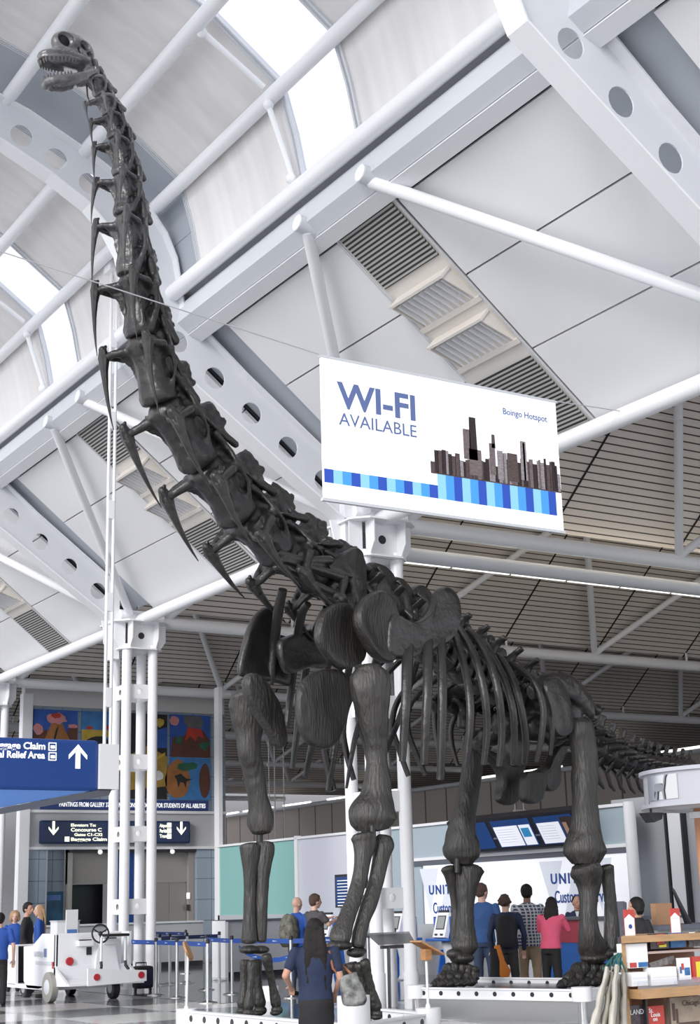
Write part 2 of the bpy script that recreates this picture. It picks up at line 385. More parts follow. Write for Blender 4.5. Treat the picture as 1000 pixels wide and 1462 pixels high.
# nodes and inclined struts
sw = {-2: 'bay right of the frame', -1: 'bay above the billboard', 0: 'bay above the white cart', 1: 'bay at the left edge', 2: 'farthest bay'}
for n in range(-2, 3):
    yc = YN(n)+BAY/2
    for s in (-1, 1):
        yy = yc + s*.83; where = sw.get(n, 'bay beyond')
        nd = thing('strut_node', 'white round-ended tube stub, %s one in the %s' % ('farther' if s > 0 else 'nearer', where), 'node', (9.6, yy, 10.88))
        MB().tube((9.58, yy, 10.88), (10.02, yy, 10.80), .125, 22).build('stub_tube', GREYST, nd)
        MB().tube((9.565, yy, 10.882), (9.58, yy, 10.88), .118, 22).build('end_disc', WHITE, nd)
        MB().bb((9.75, yy+.16, 10.80), (10.05, yy+.34, 11.0), .01).bb((9.7, yy-.05, 10.98), (9.98, yy+.12, 11.15)).build('bracket', GREYST, nd, smooth=False)
        yt = YN(n) if s < 0 else YN(n+1)
        # nearer node leans to the nearer column
        tag(MB().tube((9.74, yy, 10.80), (13.05, yt-s*.30, 8.02), .09, 20).build('inclined_strut', WHITE),
            'white inclined strut to the %s column, %s' % ('farther' if s > 0 else 'nearer', where), 'strut')

# clustered columns
clabel = {-1: 'white four-tube column nearest the camera, outside the frame', 0: 'white four-tube column standing behind the front legs, under the billboard',
          1: 'white four-tube column behind the white cart', 2: 'white four-tube column at the far left edge', 3: 'white four-tube column beyond the elevator block'}
for n in range(-1, 4):
    y = YN(n); c = thing('column_cluster', clabel[n], 'column', (CX, y, 0)); h = .3135
    for sx in (-1, 1):
        for sy in (-1, 1):
            MB().tube((CX+sx*h, y+sy*h, .0), (CX+sx*h, y+sy*h, 7.32), .108, 28).tube((CX+sx*h, y+sy*h, 0), (CX+sx*h, y+sy*h, .55), .122, 28).build('column_tube', WHITE, c)
    for z in (6.28, 4.74, 3.2, 1.68):
        for (dx, dy) in ((0, -1), (0, 1), (-1, 0), (1, 0)):
            mb = MB(); cen = Vector((CX+dx*h, y+dy*h, z)); ux = Vector((abs(dy), abs(dx), 0)); uz = Vector((0, 0, 1)); nn = Vector((abs(dx), abs(dy), 0))
            per = []; q = [(-h, -.16), (h, -.16), (h, .16), (-h, .16)]
            for k in range(4):
                for j in range(5):
                    a, b = q[k], q[(k+1) % 4]; per.append((a[0]+(b[0]-a[0])*j/5, a[1]+(b[1]-a[1])*j/5))
            for off in (-.015, .015):
                A = [mb.bm.verts.new(cen+ux*p[0]+uz*p[1]+nn*off) for p in per]
                B = [mb.bm.verts.new(cen+ux*.065*math.cos(math.atan2(p[1], p[0]))+uz*.065*math.sin(math.atan2(p[1], p[0]))+nn*off) for p in per]
                for k in range(20): mb.bm.faces.new((A[k], A[(k+1) % 20], B[(k+1) % 20], B[k]))
            mb.build('bracing_plate', WHITE, c, smooth=False)
    # capital
    def octo(r, z, t):
        pts = [(CX+r*a, y+r*b, z) for a, b in ((1, .62), (.62, 1), (-.62, 1), (-1, .62), (-1, -.62), (-.62, -1), (.62, -1), (1, -.62))]
        return pts, (0, 0, t)
    mb = MB(); p, o = octo(.66, 7.80, .03); mb.prism(p, o); p, o = octo(.52, 7.20, .03); mb.prism(p, o)
    for (dx, dy) in ((0, -1), (0, 1), (-1, 0), (1, 0)):
        if dx: mb.bb((CX+dx*.36-.015, y-.30, 7.2), (CX+dx*.36+.015, y+.30, 7.82))
        else: mb.bb((CX-.30, y+dy*.36-.015, 7.2), (CX+.30, y+dy*.36+.015, 7.82))
    for sx in (-1, 1):
        for sy in (-1, 1):
            a = Vector((CX+sx*.30, y+sy*.36, 0))
            mb.prism([a+Vector((0, 0, 7.22)), a+Vector((0, sy*.12, 7.22)), a+Vector((0, sy*.26, 7.42)), a+Vector((0, sy*.26, 7.82)), a+Vector((0, 0, 7.82))], (sx*.02, 0, 0))
            a = Vector((CX+sx*.36, y+sy*.30, 0))
            mb.prism([a+Vector((0, 0, 7.22)), a+Vector((sx*.12, 0, 7.22)), a+Vector((sx*.26, 0, 7.42)), a+Vector((sx*.26, 0, 7.82)), a+Vector((0, 0, 7.82))], (0, sy*.02, 0))
    cp = mb.build('capital', WHITE, c, smooth=False)
    mb = MB(); mb.tube((CX, y-.380, 7.52), (CX, y-.374, 7.52), .075, 20); mb.tube((CX-.380, y, 7.52), (CX-.374, y, 7.52), .075, 20); mb.build('access_hole', BLACK, cp)
    MB().tube((12.86, y-.18, 8.0), (13.9, y-.18, 8.0), .12, 22).build('stub_tube', WHITE, c)

# aisle behind the columns: folded slatted ceiling on tube trusses
SLAT = stripes('slatted_aisle_ceiling', (0.68, 0.62, 0.58), (0.04, 0.035, 0.03), 1, 0.128, .18)
BLK = mat('black_joint', (0.01, 0.01, 0.01), .9)
XE = 45.0
for n in range(-1, 7):
    yv = YN(n)+.12
    root = bpy.data.objects.new('ceiling', None); C.objects.link(root); root.location = (25, yv, 8.2); root['kind'] = 'structure'
    for s in (-1, 1):
        a = Vector((13.42, yv, 8.22)); top = Vector((0, s*BAY/2, .8*BAY/2))
        mb = MB(); mb.prism([a, Vector((XE+15, yv, 8.22)), Vector((XE+15, yv, 8.22))+top, a+top], Vector((0, -s*.625*.06, .78*.06))); mb.build('slatted_slope', SLAT, root, smooth=False)
        mb = MB()
        for k in range(10):
            x = 14.15+3.25*k
            if x < XE: mb.prism([Vector((x-.02, yv, 8.20)), Vector((x+.02, yv, 8.20)), Vector((x+.02, yv, 8.20))+top, Vector((x-.02, yv, 8.20))+top], Vector((0, 0, .018)))
        mb.build('panel_joint', BLK, root, smooth=False)
    far = ['first', 'second', 'third', 'fourth', 'fifth', 'sixth', 'seventh', 'eighth'][n+1]
    AIS = WHITE
    ch = thing('aisle_truss', '%s grey tube truss counted from the camera under the slatted ceiling' % far, 'truss', (CX, YN(n), 7.9))
    MB().tube((13.5, YN(n), 7.93), (XE, YN(n), 7.93), .145, 20).build('bottom_chord', AIS, ch)
    for k in range(5):
        x = 14.1+6.4*k
        for s in (-1, 1):
            MB().tube((x, YN(n)-.05, 8.05), (x+s*3.2, YN(n)-.05-3.62, 8.05+2.90), .085, 12).build('web_strut', AIS, ch)
    if n >= 1:
        mb = MB()
        for k in range(8): mb.tube((17.4+3.25*k, YN(n), 8.05), (17.4+3.25*k, YN(n), 8.3), .03, 6)
        mb.build('hanger_stub', AIS, ch)
# lamp trough under the first aisle truss behind the billboard
lt = thing('lamp_trough', 'long tube and lit lamp trough behind the lower edge of the billboard', 'light', (13.9, YN(0), 7.5))
MB().tube((14.0, YN(0)+.35, 7.52), (34, YN(0)+.35, 7.52), .13, 18).build('trough_tube', GREYST, lt)
EM = mat('lit_lamp', (1, 1, .95), .5, emit=(1, .97, .88), estr=1.6)
mb = MB()
for k in range(14):
    x = 14.1+k*1.35; MB().bb((x, YN(0)+.55, 7.43), (x+1.27, YN(0)+.60, 7.45)).build('lamp_tube', EM, lt, smooth=False)
YL = bpy.data.lights.new('trough_glow', 'AREA'); YL.shape = 'RECTANGLE'; YL.size = 16; YL.size_y = .1; YL.energy = 160; YL.color = (1, .93, .72)
yo = bpy.data.objects.new('trough_glow', YL); C.objects.link(yo); yo.location = (22, YN(0)+.7, 7.52); yo.rotation_euler = (math.pi, 0, 0)

# far aisle wall, ribbed brown panels with lamps along the top
RIB = stripes('ribbed_brown_panels', (0.44, 0.395, 0.36), (0.12, 0.10, 0.09), 1, 1.9, .06)
struct(MB().bb((XE, 8, 0), (XE+.2, 90, 7.35)).build('wall_right', RIB, smooth=False))
struct(MB().bb((XE+14.9, 8, 0), (XE+15.1, 90, 13)).build('wall_right', mat('dim_upper_wall', (.22, .2, .19), .8), smooth=False))
tag(MB().tube((XE-.2, 10, 7.36), (XE-.2, 88, 7.36), .12, 12).build('wall_rail', GREYST), 'grey rail along the top of the brown ribbed wall', 'rail')
for k in range(10):
    y0 = 44+k*4.6
    if k in (4,): continue
    tag(MB().bb((XE-.30, y0, 7.47), (XE-.15, y0+2.6+(k % 3)*.6, 7.55)).build('tube_lamp', EM, smooth=False), 'lit tube lamp on top of the brown ribbed wall', 'lamp', 'tube lamps along the brown wall')
struct(MB().bb((-24, 91, 0), (62, 91.3, 13)).build('wall_back', mat('pale_far_wall', (.5, .5, .53), .8), smooth=False))
# ------------------------------------------------------------------ the mounted dinosaur skeleton
# body frame: s along the heading, w to the animal's left, z up
DS = Vector((9.92, 16.54, 0)); DH = Vector((-.9554, -.2957, 0)).normalized(); DL = Vector((-DH.y, DH.x, 0))
def D(s, w_, z): return DS + DH*s + DL*w_ + Vector((0, 0, z))
def DP(x, y, w_):
    """point of the plane w = const (parallel to the animal's midline) seen along a sight line"""
    d = ray(x, y); t = ((DS-CAM).dot(DL) + w_)/d.dot(DL); return CAM + d*t
def sz(p): q = p-DS; return q.dot(DH), q.z
BONE = mat('dark_cast_bone', (0.024, 0.022, 0.022), 0.36, var=.4, vscale=5, bump=.5, bscale=14, spec=.6)
BONER = mat('dark_fluted_bone', (0.036, 0.033, 0.030), 0.44, var=.55, vscale=9, bump=1.0, bscale=30, spec=.55, stretch=(1, 1, .16))
BONES_PALE = mat('pale_sheen_cast_bone', (0.17, 0.165, 0.175), 0.25, var=.6, vscale=9, bump=.5, bscale=20, spec=.7)  # skylight sheen painted in as a paler tone, skull and first neck bones
BONEM = mat('mid_sheen_cast_bone', (0.060, 0.057, 0.060), 0.32, var=.5, vscale=7, bump=.5, bscale=16, spec=.7)  # middle step of that painted sheen, fading down the upper neck
IRON = mat('dark_iron_armature', (0.05, 0.05, 0.05), .4, .8)
tex = bpy.data.textures.new('bone_relief', 'CLOUDS'); tex.noise_scale = .12; tex.noise_depth = 3
tex2 = bpy.data.textures.new('bone_relief_fine', 'CLOUDS'); tex2.noise_scale = .04; tex2.noise_depth = 2
dino = thing('dinosaur_skeleton', 'huge dark mounted skeleton of a long-necked dinosaur on its platform', 'dinosaur skeleton', D(0, 0, .3))
def organic(o, vox=.02, sm=4, disp=.02, t=None):
    r = o.modifiers.new('fuse', 'REMESH'); r.mode = 'VOXEL'; r.voxel_size = vox; r.use_smooth_shade = True
    if sm: s = o.modifiers.new('soften', 'SMOOTH'); s.iterations = sm; s.factor = .5
    if disp:
        d = o.modifiers.new('relief', 'DISPLACE'); d.texture = t or tex; d.strength = disp; d.mid_level = .5
    return o
def shank(name, rows, w_, ratio=.7, m=None, par=None, rows_w=None, rough=.012, label=None, flute=.05, n=40):
    """long bone from its silhouette rows (y, xl, xr), true depth and thickness"""
    pts = []; rad = []
    for i, (y, xl, xr) in enumerate(rows):
        ww = w_ if rows_w is None else rows_w[i]
        a = DP(xl, y, ww); b = DP(xr, y, ww)
        rt = Vector((RT.x, RT.y, 0)).normalized()
        half = abs((DP((xl+xr)/2+5, y, ww)-CAM).length - 0)*(xr-xl)/2/F_PX
        pts.append((a+b)/2 if False else DP((xl+xr)/2, y, ww)); rad.append(half)
    # resample smoothly
    P = []; R = []; N = len(pts); steps = 6
    rmin = min(rad)
    def cr(a, b, c, d, t): return .5*((2*b)+(c-a)*t+(2*a-5*b+4*c-d)*t*t+(3*b-a-3*c+d)*t*t*t)
    for i in range(N-1):
        for k in range(steps):
            t = k/steps; q = [pts[max(0, i-1)], pts[i], pts[i+1], pts[min(N-1, i+2)]]; rr = [rad[max(0, i-1)], rad[i], rad[i+1], rad[min(N-1, i+2)]]
            P.append(cr(*q, t)); R.append(max(.01, cr(*rr, t)))
    P.append(pts[-1]); R.append(rad[-1])
    mb = MB(); bm = mb.bm; side = Vector((RT.x, RT.y, 0)).normalized(); L = len(P)
    # rounded ends
    d0 = (P[0]-P[1]).normalized(); d1 = (P[-1]-P[-2]).normalized()
    e0 = R[0]*.35; e1 = R[-1]*.35
    P = [P[0]+d0*e0, P[0]+d0*e0*.75] + P + [P[-1]+d1*e1*.75, P[-1]+d1*e1]; R = [R[0]*.35, R[0]*.78] + R + [R[-1]*.78, R[-1]*.35]
    rings = []; L = len(P)
    for i, p in enumerate(P):
        t = (P[min(i+1, L-1)]-P[max(0, i-1)]).normalized()
        a = (side-t*side.dot(t)).normalized(); b = t.cross(a); ra = R[i]
        u = i/(L-1); rb = rmin*.85*.5 + ra*ratio*.5 if ra > rmin else ra*ratio
        rb = min(rb, ra*1.0)
        endk = max(0, 1-min(u, 1-u)*4.5)
        ring = []
        for k in range(n):
            th = 2*math.pi*k/n
            f = 1 + flute*endk*math.sin(th*11+3*u) + .03*math.sin(th*3+u*6) - .10*math.exp(-((math.sin(th/2-.9))**2)/.02)*endk
            v = p + a*ra*math.cos(th)*f + b*rb*math.sin(th)*f
            v += (v-p)*noise.noise(v*3.1)*.12 + (v-p)*noise.noise(v*9)*.05
            ring.append(bm.verts.new(v))
        rings.append(ring)
    for i in range(L-1):
        for k in range(n): bm.faces.new((rings[i][k], rings[i][(k+1) % n], rings[i+1][(k+1) % n], rings[i+1][k]))
    bm.faces.new(rings[0][::-1]); bm.faces.new(rings[-1])
    return mb.build(name, m or BONER, par or dino)
def slab(name, outline, w_, thick, m=None, par=None, nrm=None, dish=.0, cen=None, flute=0.0, tiltw=None):
    """flat bone from its outline, rounded rim, domed or dished face, real thickness"""
    N0 = len(outline)
    W = w_ if callable(w_) else (lambda x, y: w_)
    pts = [DP(x, y, W(x, y)) for x, y in outline]
    # smooth closed curve
    out = []
    for i in range(N0):
        a, b, c, d = pts[i-1], pts[i], pts[(i+1) % N0], pts[(i+2) % N0]
        for k in range(4):
            t = k/4; out.append(.5*((2*b)+(c-a)*t+(2*a-5*b+4*c-d)*t*t+(3*b-a-3*c+d)*t*t*t))
    cc = sum(out, Vector())/len(out) if cen is None else DP(*cen, W(*cen))
    n_ = Vector(nrm) if nrm else sum(((out[i]-cc).cross(out[(i+1) % len(out)]-cc) for i in range(len(out))), Vector())
    n_.normalize()
    if n_.dot(CAM-cc) < 0: n_ = -n_
    mb = MB(); bm = mb.bm
    prof = [(1.0, 0), (.985, .55), (.94, .92), (.86, 1.0), (.72, 1-dish*.35), (.55, 1-dish*.75), (.35, 1-dish*.95), (.15, 1-dish)]
    def ringset(sgn):
        R = []
        for k, (f, h) in enumerate(prof):
            if k == 0 and sgn < 0: R.append(R0); continue
            row = []
            for i, p in enumerate(out):
                v = cc + (p-cc)*f
                hh = thick/2*h*(1+.25*noise.noise(v*4)) + flute*math.sin(i*1.7)*(f if .2 < f < .97 else 0)
                row.append(bm.verts.new(v + n_*sgn*hh))
            R.append(row)
        return R
    A = ringset(1); R0 = A[0]; B = ringset(-1)
    M = len(out)
    for R in (A, B):
        for k in range(len(prof)-1):
            for i in range(M): bm.faces.new((R[k][i], R[k][(i+1) % M], R[k+1][(i+1) % M], R[k+1][i]))
        bm.faces.new(R[-1])
    return mb.build(name, m or BONE, par or dino)

# ---- neck and back vertebrae
NECK = [(4.02, 11.62), (3.88, 11.42), (3.74, 11.22), (3.62, 10.93), (3.51, 10.46), (3.46, 9.93), (3.37, 9.16), (3.18, 8.40), (2.86, 7.62), (2.18, 6.98), (1.50, 6.42), (.78, 6.08), (.05, 5.83), (-.55, 5.60)]
def vertebra(name, p0, p1, k, idx, neck=True, spine=1.0, ribs=True, m=None, vox=None, cer=1.0):
    """p0 = tail end, p1 = head end in (s, z); k = size in metres"""
    a0 = D(p0[0], 0, p0[1]); a1 = D(p1[0], 0, p1[1]); A = (a1-a0); L = A.length; A.normalize(); Lf = DL; Dd = A.cross(Lf)
    if (Dd.dot(DH) > 0 and neck) or (Dd.z < 0 and not neck): Dd = -Dd
    if neck and abs(A.z) < .8 and Dd.z < 0: Dd = -Dd
    def q(a, l, d): return a0 + A*a*L + Lf*l*k + Dd*d*k
    mb = MB(); r = .5*k; big = neck and idx >= 7; bf = .62 if big else 1.0
    # centrum: cupped rear, pinched waist, ball at the front
    mb.loft([q(t, 0, 0) for t in (-.02, .0, .10, .25, .45, .65, .80, .90, .97, 1.03)],
            [(r*.86*f, r*.80*f) for f in ((.80, 1.05, 1.12, .98, .86, .84, .92, .98, .80, .45) if big else (.70, 1.0, 1.05, .80, .60, .58, .70, .82, .70, .35))], 20, side=Lf)
    # arch
    mb.loft([q(.08, 0, .38), q(.25, 0, .55), q(.55, 0, .58), q(.85, 0, .42)], [(r*.55, r*.62), (r*.46, r*.80), (r*.44, r*.80), (r*.52, r*.6)], 12, side=Lf)
    if neck:
        mb.ell(q(.50, 0, .30), (k*(.20 if idx < 7 else .30), L*(.42 if idx < 7 else .52), k*(.40 if idx < 7 else .52)), Matrix((Lf, A, Dd)).transposed(), 14)
        mb.loft([q(-.05, 0, .62), q(.3, 0, .60), q(.7, 0, .50), q(1.05, 0, .46)], [(r*.50, r*.30), (r*.40, r*.5), (r*.44, r*.5), (r*.5, r*.25)], 12, side=Lf)
    # keel
    for s in (-1, 1):
        # thin bars that frame the deep side hollows
        mb.chain([q(.08, s*.38, .05), q(.40, s*.52, .28), q(.72, s*.60, .30), q(.98, s*.30, .60)], [r*.24*bf, r*.17*bf, r*.20*bf, r*.22*bf], 8)
        mb.chain([q(.02, s*.34, .78), q(.30, s*.34, .62), q(.60, s*.50, .35), q(.82, s*.42, -.10)], [r*.24*bf, r*.17*bf, r*.17*bf, r*.24*bf], 8)
        mb.chain([q(-.10, s*.36, .86), q(.12, s*.30, .80), q(.35, s*.12, .95 if neck else 1.0)], [r*.32*bf, r*.26*bf, r*.24*bf], 8)
        mb.chain([q(1.20, s*.34, .52), q(.98, s*.33, .55), q(.70, s*.24, .62), q(.45, s*.10, .92)], [r*.28*bf, r*.26*bf, r*.24*bf, r*.22*bf], 8)
        mb.chain([q(.12, s*.36, -.18), q(.5, s*.30, -.05), q(.86, s*.40, -.22)], [r*.15, r*.10, r*.2], 8)
        if neck:   # process and stalk that carry the neck rib
            mb.chain([q(.70, s*.36, .22), q(.78, s*.68, -.05), q(.84, s*.76, -.52)], [r*.30, r*.22, r*.18], 8)
            mb.chain([q(.84, s*.30, -.26), q(.86, s*.55, -.52), q(.84, s*.76, -.60)], [r*.26, r*.20, r*.18], 8); mb.loft([q(.40, s*.34, .05), q(.66, s*.42, -.02), q(.86, s*.52, -.22)], [(r*.06, r*.5), (r*.07, r*.5), (r*.07, r*.42)], 8, side=Lf)
    # spine with a rugose cap
    if neck:
        h = 1.02*spine
        mb.loft([q(.30, 0, .55), q(.34, 0, h*.8), q(.30, 0, h)], [(r*.26, r*.95), (r*.26, r*.85), (r*.32, r*.78)], 12, side=Lf)
        for j in range(6):
            mb.ell(q(.12+.07*j, (j % 2-.5)*.20, h*(.96+.05*math.sin(j*2.1))), (r*.20,)*3, seg=8)
            mb.ell(q(.10+.08*j, (.5-j % 2)*.24, h*(.78+.07*math.cos(j*1.7))), (r*.17,)*3, seg=8)
    else:
        h = spine
        top = Vector((0, 0, 0))
        mb.loft([q(.45, 0, .5), q(.30, 0, h*.6), q(.18, 0, h*.92), q(.15, 0, h)], [(r*.20, r*.55), (r*.16, r*.5), (r*.34, r*.55), (r*.2, r*.4)], 12, side=Lf)
        for s in (-1, 1):
            mb.loft([q(.5, s*.25, .55), q(.5, s*.75, .95), q(.5, s*1.2*cer, 1.15)], [(r*.14, r*.40), (r*.14, r*.30), (r*.18, r*.24)], 10, side=Dd)
            mb.chain([q(.45, s*.5, .4), q(.48, s*.95*cer, .95)], [r*.2, r*.12], 8)
    o = mb.build(name, m or BONE, dino)
    organic(o, vox or max(.011, k*.045), 3, k*.05, tex if k > .3 else tex2)
    if neck and ribs:
        for s in (-1, 1):
            tail = cer
            pts = [q(1.00, s*.72, -.50), q(.96, s*.76, -.58), q(.84, s*.78, -.60), q(.66, s*.78, -.70), q(.42, s*.78, -.80), q(.20, s*.79, -.86), q(-.02*tail, s*.80, -.90), q(-.20*tail, s*.80, -.92)]
            rr = [r*f for f in (.08, .20, .30, .20, .13, .09, .05, .02)]
            mr = MB(); mr.chain(pts, rr, 8); mr.build('neck_rib', BONE if m is None else m, o)
    return o
ks = [.22, .23, .25, .29, .34, .38, .46, .52, .58, .62, .62, .60, .58]
for i in range(13):
    p1, p0 = NECK[i], NECK[i+1]
    vertebra('neck_vertebra', p0, p1, ks[i], i, True, 1.0+.02*i, i >= 1, BONES_PALE if i < 2 else (BONEM if i < 6 else None), cer=1.0 if i < 9 else (.85 if i < 11 else .5))
BACK = [(-.55, 5.60), (-1.0, 5.46), (-1.45, 5.34), (-1.9, 5.22), (-2.32, 5.11), (-2.74, 5.0), (-3.16, 4.88), (-3.58, 4.76), (-4.0, 4.64), (-4.42, 4.52)]
hs = [1.45, 1.45, 1.4, 1.3, 1.2, 1.1, 1.05, 1.0, .95]
for i in range(9):
    vertebra('back_vertebra', BACK[i+1], BACK[i], .50, i, False, hs[i], cer=.42 if i < 4 else .9)
# neck base: spine fans and big side process seen from below
for (out, ww, th) in (([(403, 768), (409, 757), (425, 755), (440, 762), (438, 785), (428, 800), (410, 798)], 0, .16),
                      ([(440, 800), (444, 775), (452, 766), (467, 768), (474, 780), (468, 806), (455, 820)], 0, .18),
                      ([(462, 808), (480, 795), (502, 782), (513, 788), (518, 810), (520, 862), (506, 900), (497, 860), (492, 828), (476, 822)], .25, .16),
                      ([(520, 830), (524, 805), (540, 806), (556, 820), (566, 850), (572, 880), (552, 900), (530, 880)], .12, .20),
                      ([(556, 830), (566, 825), (580, 838), (590, 860), (594, 890), (580, 900), (564, 880)], .12, .18),
                      ([(582, 850), (588, 838), (600, 836), (612, 850), (616, 874), (606, 890), (592, 880)], .12, .18)):
    slab('spine_process', out, ww, th, BONE, dish=-.5, flute=.006)
mb = MB()
for (a, b, c_) in (((404, 800), (450, 812), (488, 824)), ((400, 790), (430, 800), (470, 800)), ((395, 810), (430, 826), (480, 850))):
    mb.chain([DP(*a, .30), DP(*b, .34), DP(*c_, .36)], [.05, .06, .07], 10)
organic(mb.build('arch_struts', BONE, dino), .02, 2, .01)
# knobbly joints of the back seen above the ribs
mb = MB()
for (x, y) in ((645, 876), (662, 888), (668, 902), (688, 905), (700, 916), (706, 924), (716, 934), (650, 890), (680, 912), (728, 950), (742, 958), (758, 966)): mb.ell(DP(x, y, .1), (.09, .09, .11), seg=8)
organic(mb.build('spine_knobs', BONE, dino), .02, 2, .03, tex2)

# ---- hip bones and tail
TAIL = [(-5.55, 4.35), (-5.95, 4.22), (-6.32, 4.10), (-6.68, 4.00), (-7.02, 3.93), (-7.35, 3.87), (-7.67, 3.83), (-7.98, 3.80), (-8.28, 3.79), (-8.57, 3.79), (-8.86, 3.80), (-9.14, 3.81), (-9.42, 3.82), (-9.70, 3.84), (-9.98, 3.85)]
mb = MB()
for i in range(6):
    s0 = -4.35-.24*i; z0 = 4.52-.035*i
    mb.loft([D(s0, 0, z0), D(s0-.12, 0, z0-.02), D(s0-.26, 0, z0-.04)], [(.24, .22), (.18, .16), (.24, .22)], 14, side=DL)
    mb.loft([D(s0-.1, 0, z0+.1), D(s0-.14, 0, z0+.45), D(s0-.16, 0, z0+.66)], [(.05, .1), (.05, .1), (.09, .1)], 10, side=DL)
    for s in (-1, 1): mb.chain([D(s0-.1, s*.15, z0+.1), D(s0-.1, s*.50, z0+.2), D(s0-.1, s*.72, z0+.1)], [.09, .07, .10], 8)
organic(mb.build('sacrum', BONE, dino), .025, 3, .03)
for i in range(len(TAIL)-1):
    k = .56*(1-i*.045); p1, p0 = TAIL[i], TAIL[i+1]; mb = MB()
    a = D(p1[0], 0, p1[1]); b = D(p0[0], 0, p0[1]); r = k/2
    mb.loft([a, a.lerp(b, .15), a.lerp(b, .5), a.lerp(b, .85), b], [r*.9, r, r*.72, r, r*.85], 14)
    up = Vector((0, 0, 1)); m_ = a.lerp(b, .6)
    mb.loft([m_, m_+up*k*.8-DH*.05, m_+up*k*1.15-DH*.12], [(r*.25, r*.45), (r*.2, r*.35), (r*.34, r*.36)], 8, side=DL)
    for s in (-1, 1): mb.caps(m_+DL*s*r*.6, m_+DL*s*k*.95-DH*.05, r*.28, r*.18, 8); mb.caps(a+DL*s*r*.3+up*k*.6, m_+DL*s*r*.3+up*k*.65, r*.2, r*.2, 8)
    o = mb.build('tail_vertebra', BONE, dino); organic(o, .018, 2, .02, tex2)
    if i > 0:
        c0 = b - up*r*.8; h = k*.95*(1-i*.02)
        mc = MB(); mc.chain([c0+DL*r*.5, c0-up*h*.35, c0-up*h*.8-DH*.08, c0-up*h-DH*.20], [r*.14, r*.16, r*.15, r*.10], 8); mc.chain([c0-DL*r*.5, c0-up*h*.35], [r*.14, r*.16], 8)
        mc.build('chevron', BONE, dino)
def ilium(sgn):
    mb = MB(); W0 = .78*sgn
    pts = [(-3.55, 4.50, .12), (-3.75, 4.60, .15), (-4.05, 4.68, .18), (-4.40, 4.72, .20), (-4.75, 4.68, .20), (-5.02, 4.54, .18), (-5.20, 4.36, .14)]
    for i in range(len(pts)-1):
        a, b = pts[i], pts[i+1]
        mb.loft([D(a[0], W0+.12*sgn, a[1]), D(b[0], W0+.12*sgn, b[1])], [(.07, a[2]), (.07, b[2])], 10, side=DL)
        mb.ell(D(b[0], W0+.12*sgn, b[1]), (.068, .068, b[2]*.97), seg=10)
    mb.loft([D(-4.25, W0, 4.65), D(-4.25, W0, 4.45), D(-4.22, W0, 4.18)], [(.09, .30), (.11, .18), (.14, .16)], 12, side=DL)
    mb.loft([D(-4.80, W0, 4.60), D(-4.90, W0, 4.45), D(-4.92, W0, 4.15)], [(.09, .26), (.10, .16), (.12, .14)], 12, side=DL)
    organic(mb.build('ilium', BONE, dino), .025, 4, .03)
ilium(1); ilium(-1)
slab('hip_blade', [(776, 972), (786, 966), (798, 972), (806, 990), (813, 1016), (814, 1044), (800, 1054), (788, 1046), (782, 1018), (775, 992)], .95, .16, BONE, dish=-.4)
slab('hip_blade', [(637, 1010), (648, 992), (662, 984), (676, 988), (688, 1000), (680, 1016), (664, 1022), (648, 1020)], -.9, .18, BONE, dish=-.4)
slab('pubis', [(686, 1070), (704, 1074), (722, 1078), (736, 1070), (748, 1086), (744, 1104), (742, 1128), (736, 1146), (722, 1150), (710, 1142), (714, 1118), (706, 1094)], -.15, .15, BONER, dish=-.3)
slab('pubis', [(720, 1060), (736, 1040), (752, 1056), (748, 1082), (738, 1096), (724, 1084)], .45, .15, BONE, dish=-.3)
slab('ischium', [(748, 1104), (764, 1100), (782, 1090), (796, 1066), (808, 1066), (802, 1080), (788, 1096), (776, 1112), (772, 1140), (762, 1148), (746, 1144), (744, 1124)], .25, .14, BONER, dish=-.3)
slab('ischium', [(780, 1090), (794, 1066), (806, 1066), (798, 1092), (796, 1118), (788, 1130), (777, 1126), (776, 1106)], -.2, .14, BONER, dish=-.3)
mb = MB()
for (x, y, ww, r) in ((700, 1050, -.4, .20), (722, 1034, 0, .24), (745, 1020, 0, .28), (764, 1040, .2, .24), (790, 1050, .5, .20), (690, 1062, -.7, .18), (770, 1010, .2, .24), (806, 1046, .7, .16), (736, 990, 0, .2), (756, 1000, .1, .22)): mb.ell(DP(x, y, ww), (r, r, r*.9), seg=12)
organic(mb.build('pelvis_body', BONE, dino), .035, 4, .06)

# ---- shoulder girdle and breast
slab('coracoid', [(452, 897), (460, 874), (479, 861), (498, 863), (507, 882), (513, 901), (520, 924), (518, 943), (501, 954), (482, 954), (463, 935), (452, 916)], .48, .13, BONER, dish=.4)
slab('shoulder_blade', [(509, 871), (520, 852), (543, 843), (558, 855), (566, 878), (572, 909), (566, 935), (555, 947), (536, 939), (520, 916), (509, 893)], .80, .17, BONER, dish=.75)
slab('blade_shaft', [(556, 880), (572, 884), (593, 888), (610, 876), (619, 858), (624, 842), (638, 838), (650, 848), (656, 866), (653, 894), (641, 914), (616, 928), (589, 939), (566, 942), (552, 930)], lambda x, y: .82+.10*(x-556)/100., .15, BONE, dish=.25, cen=(612, 903))
slab('shoulder_blade', [(340, 958), (349, 912), (361, 882), (376, 867), (391, 868), (388, 901), (410, 912), (412, 945), (414, 978), (398, 976), (380, 973), (352, 968)], -.85, .12, BONE, dish=.6)
slab('coracoid', [(398, 915), (430, 902), (456, 895), (470, 920), (466, 952), (440, 954), (412, 962), (400, 945)], -.55, .14, BONE, dish=.3)
slab('sternal_plate', [(424, 996), (431, 973), (452, 958), (479, 955), (494, 966), (498, 996), (490, 1034), (479, 1061), (463, 1070), (444, 1065), (431, 1049), (425, 1027)], .30, .12, BONER, dish=-.25, flute=.004)
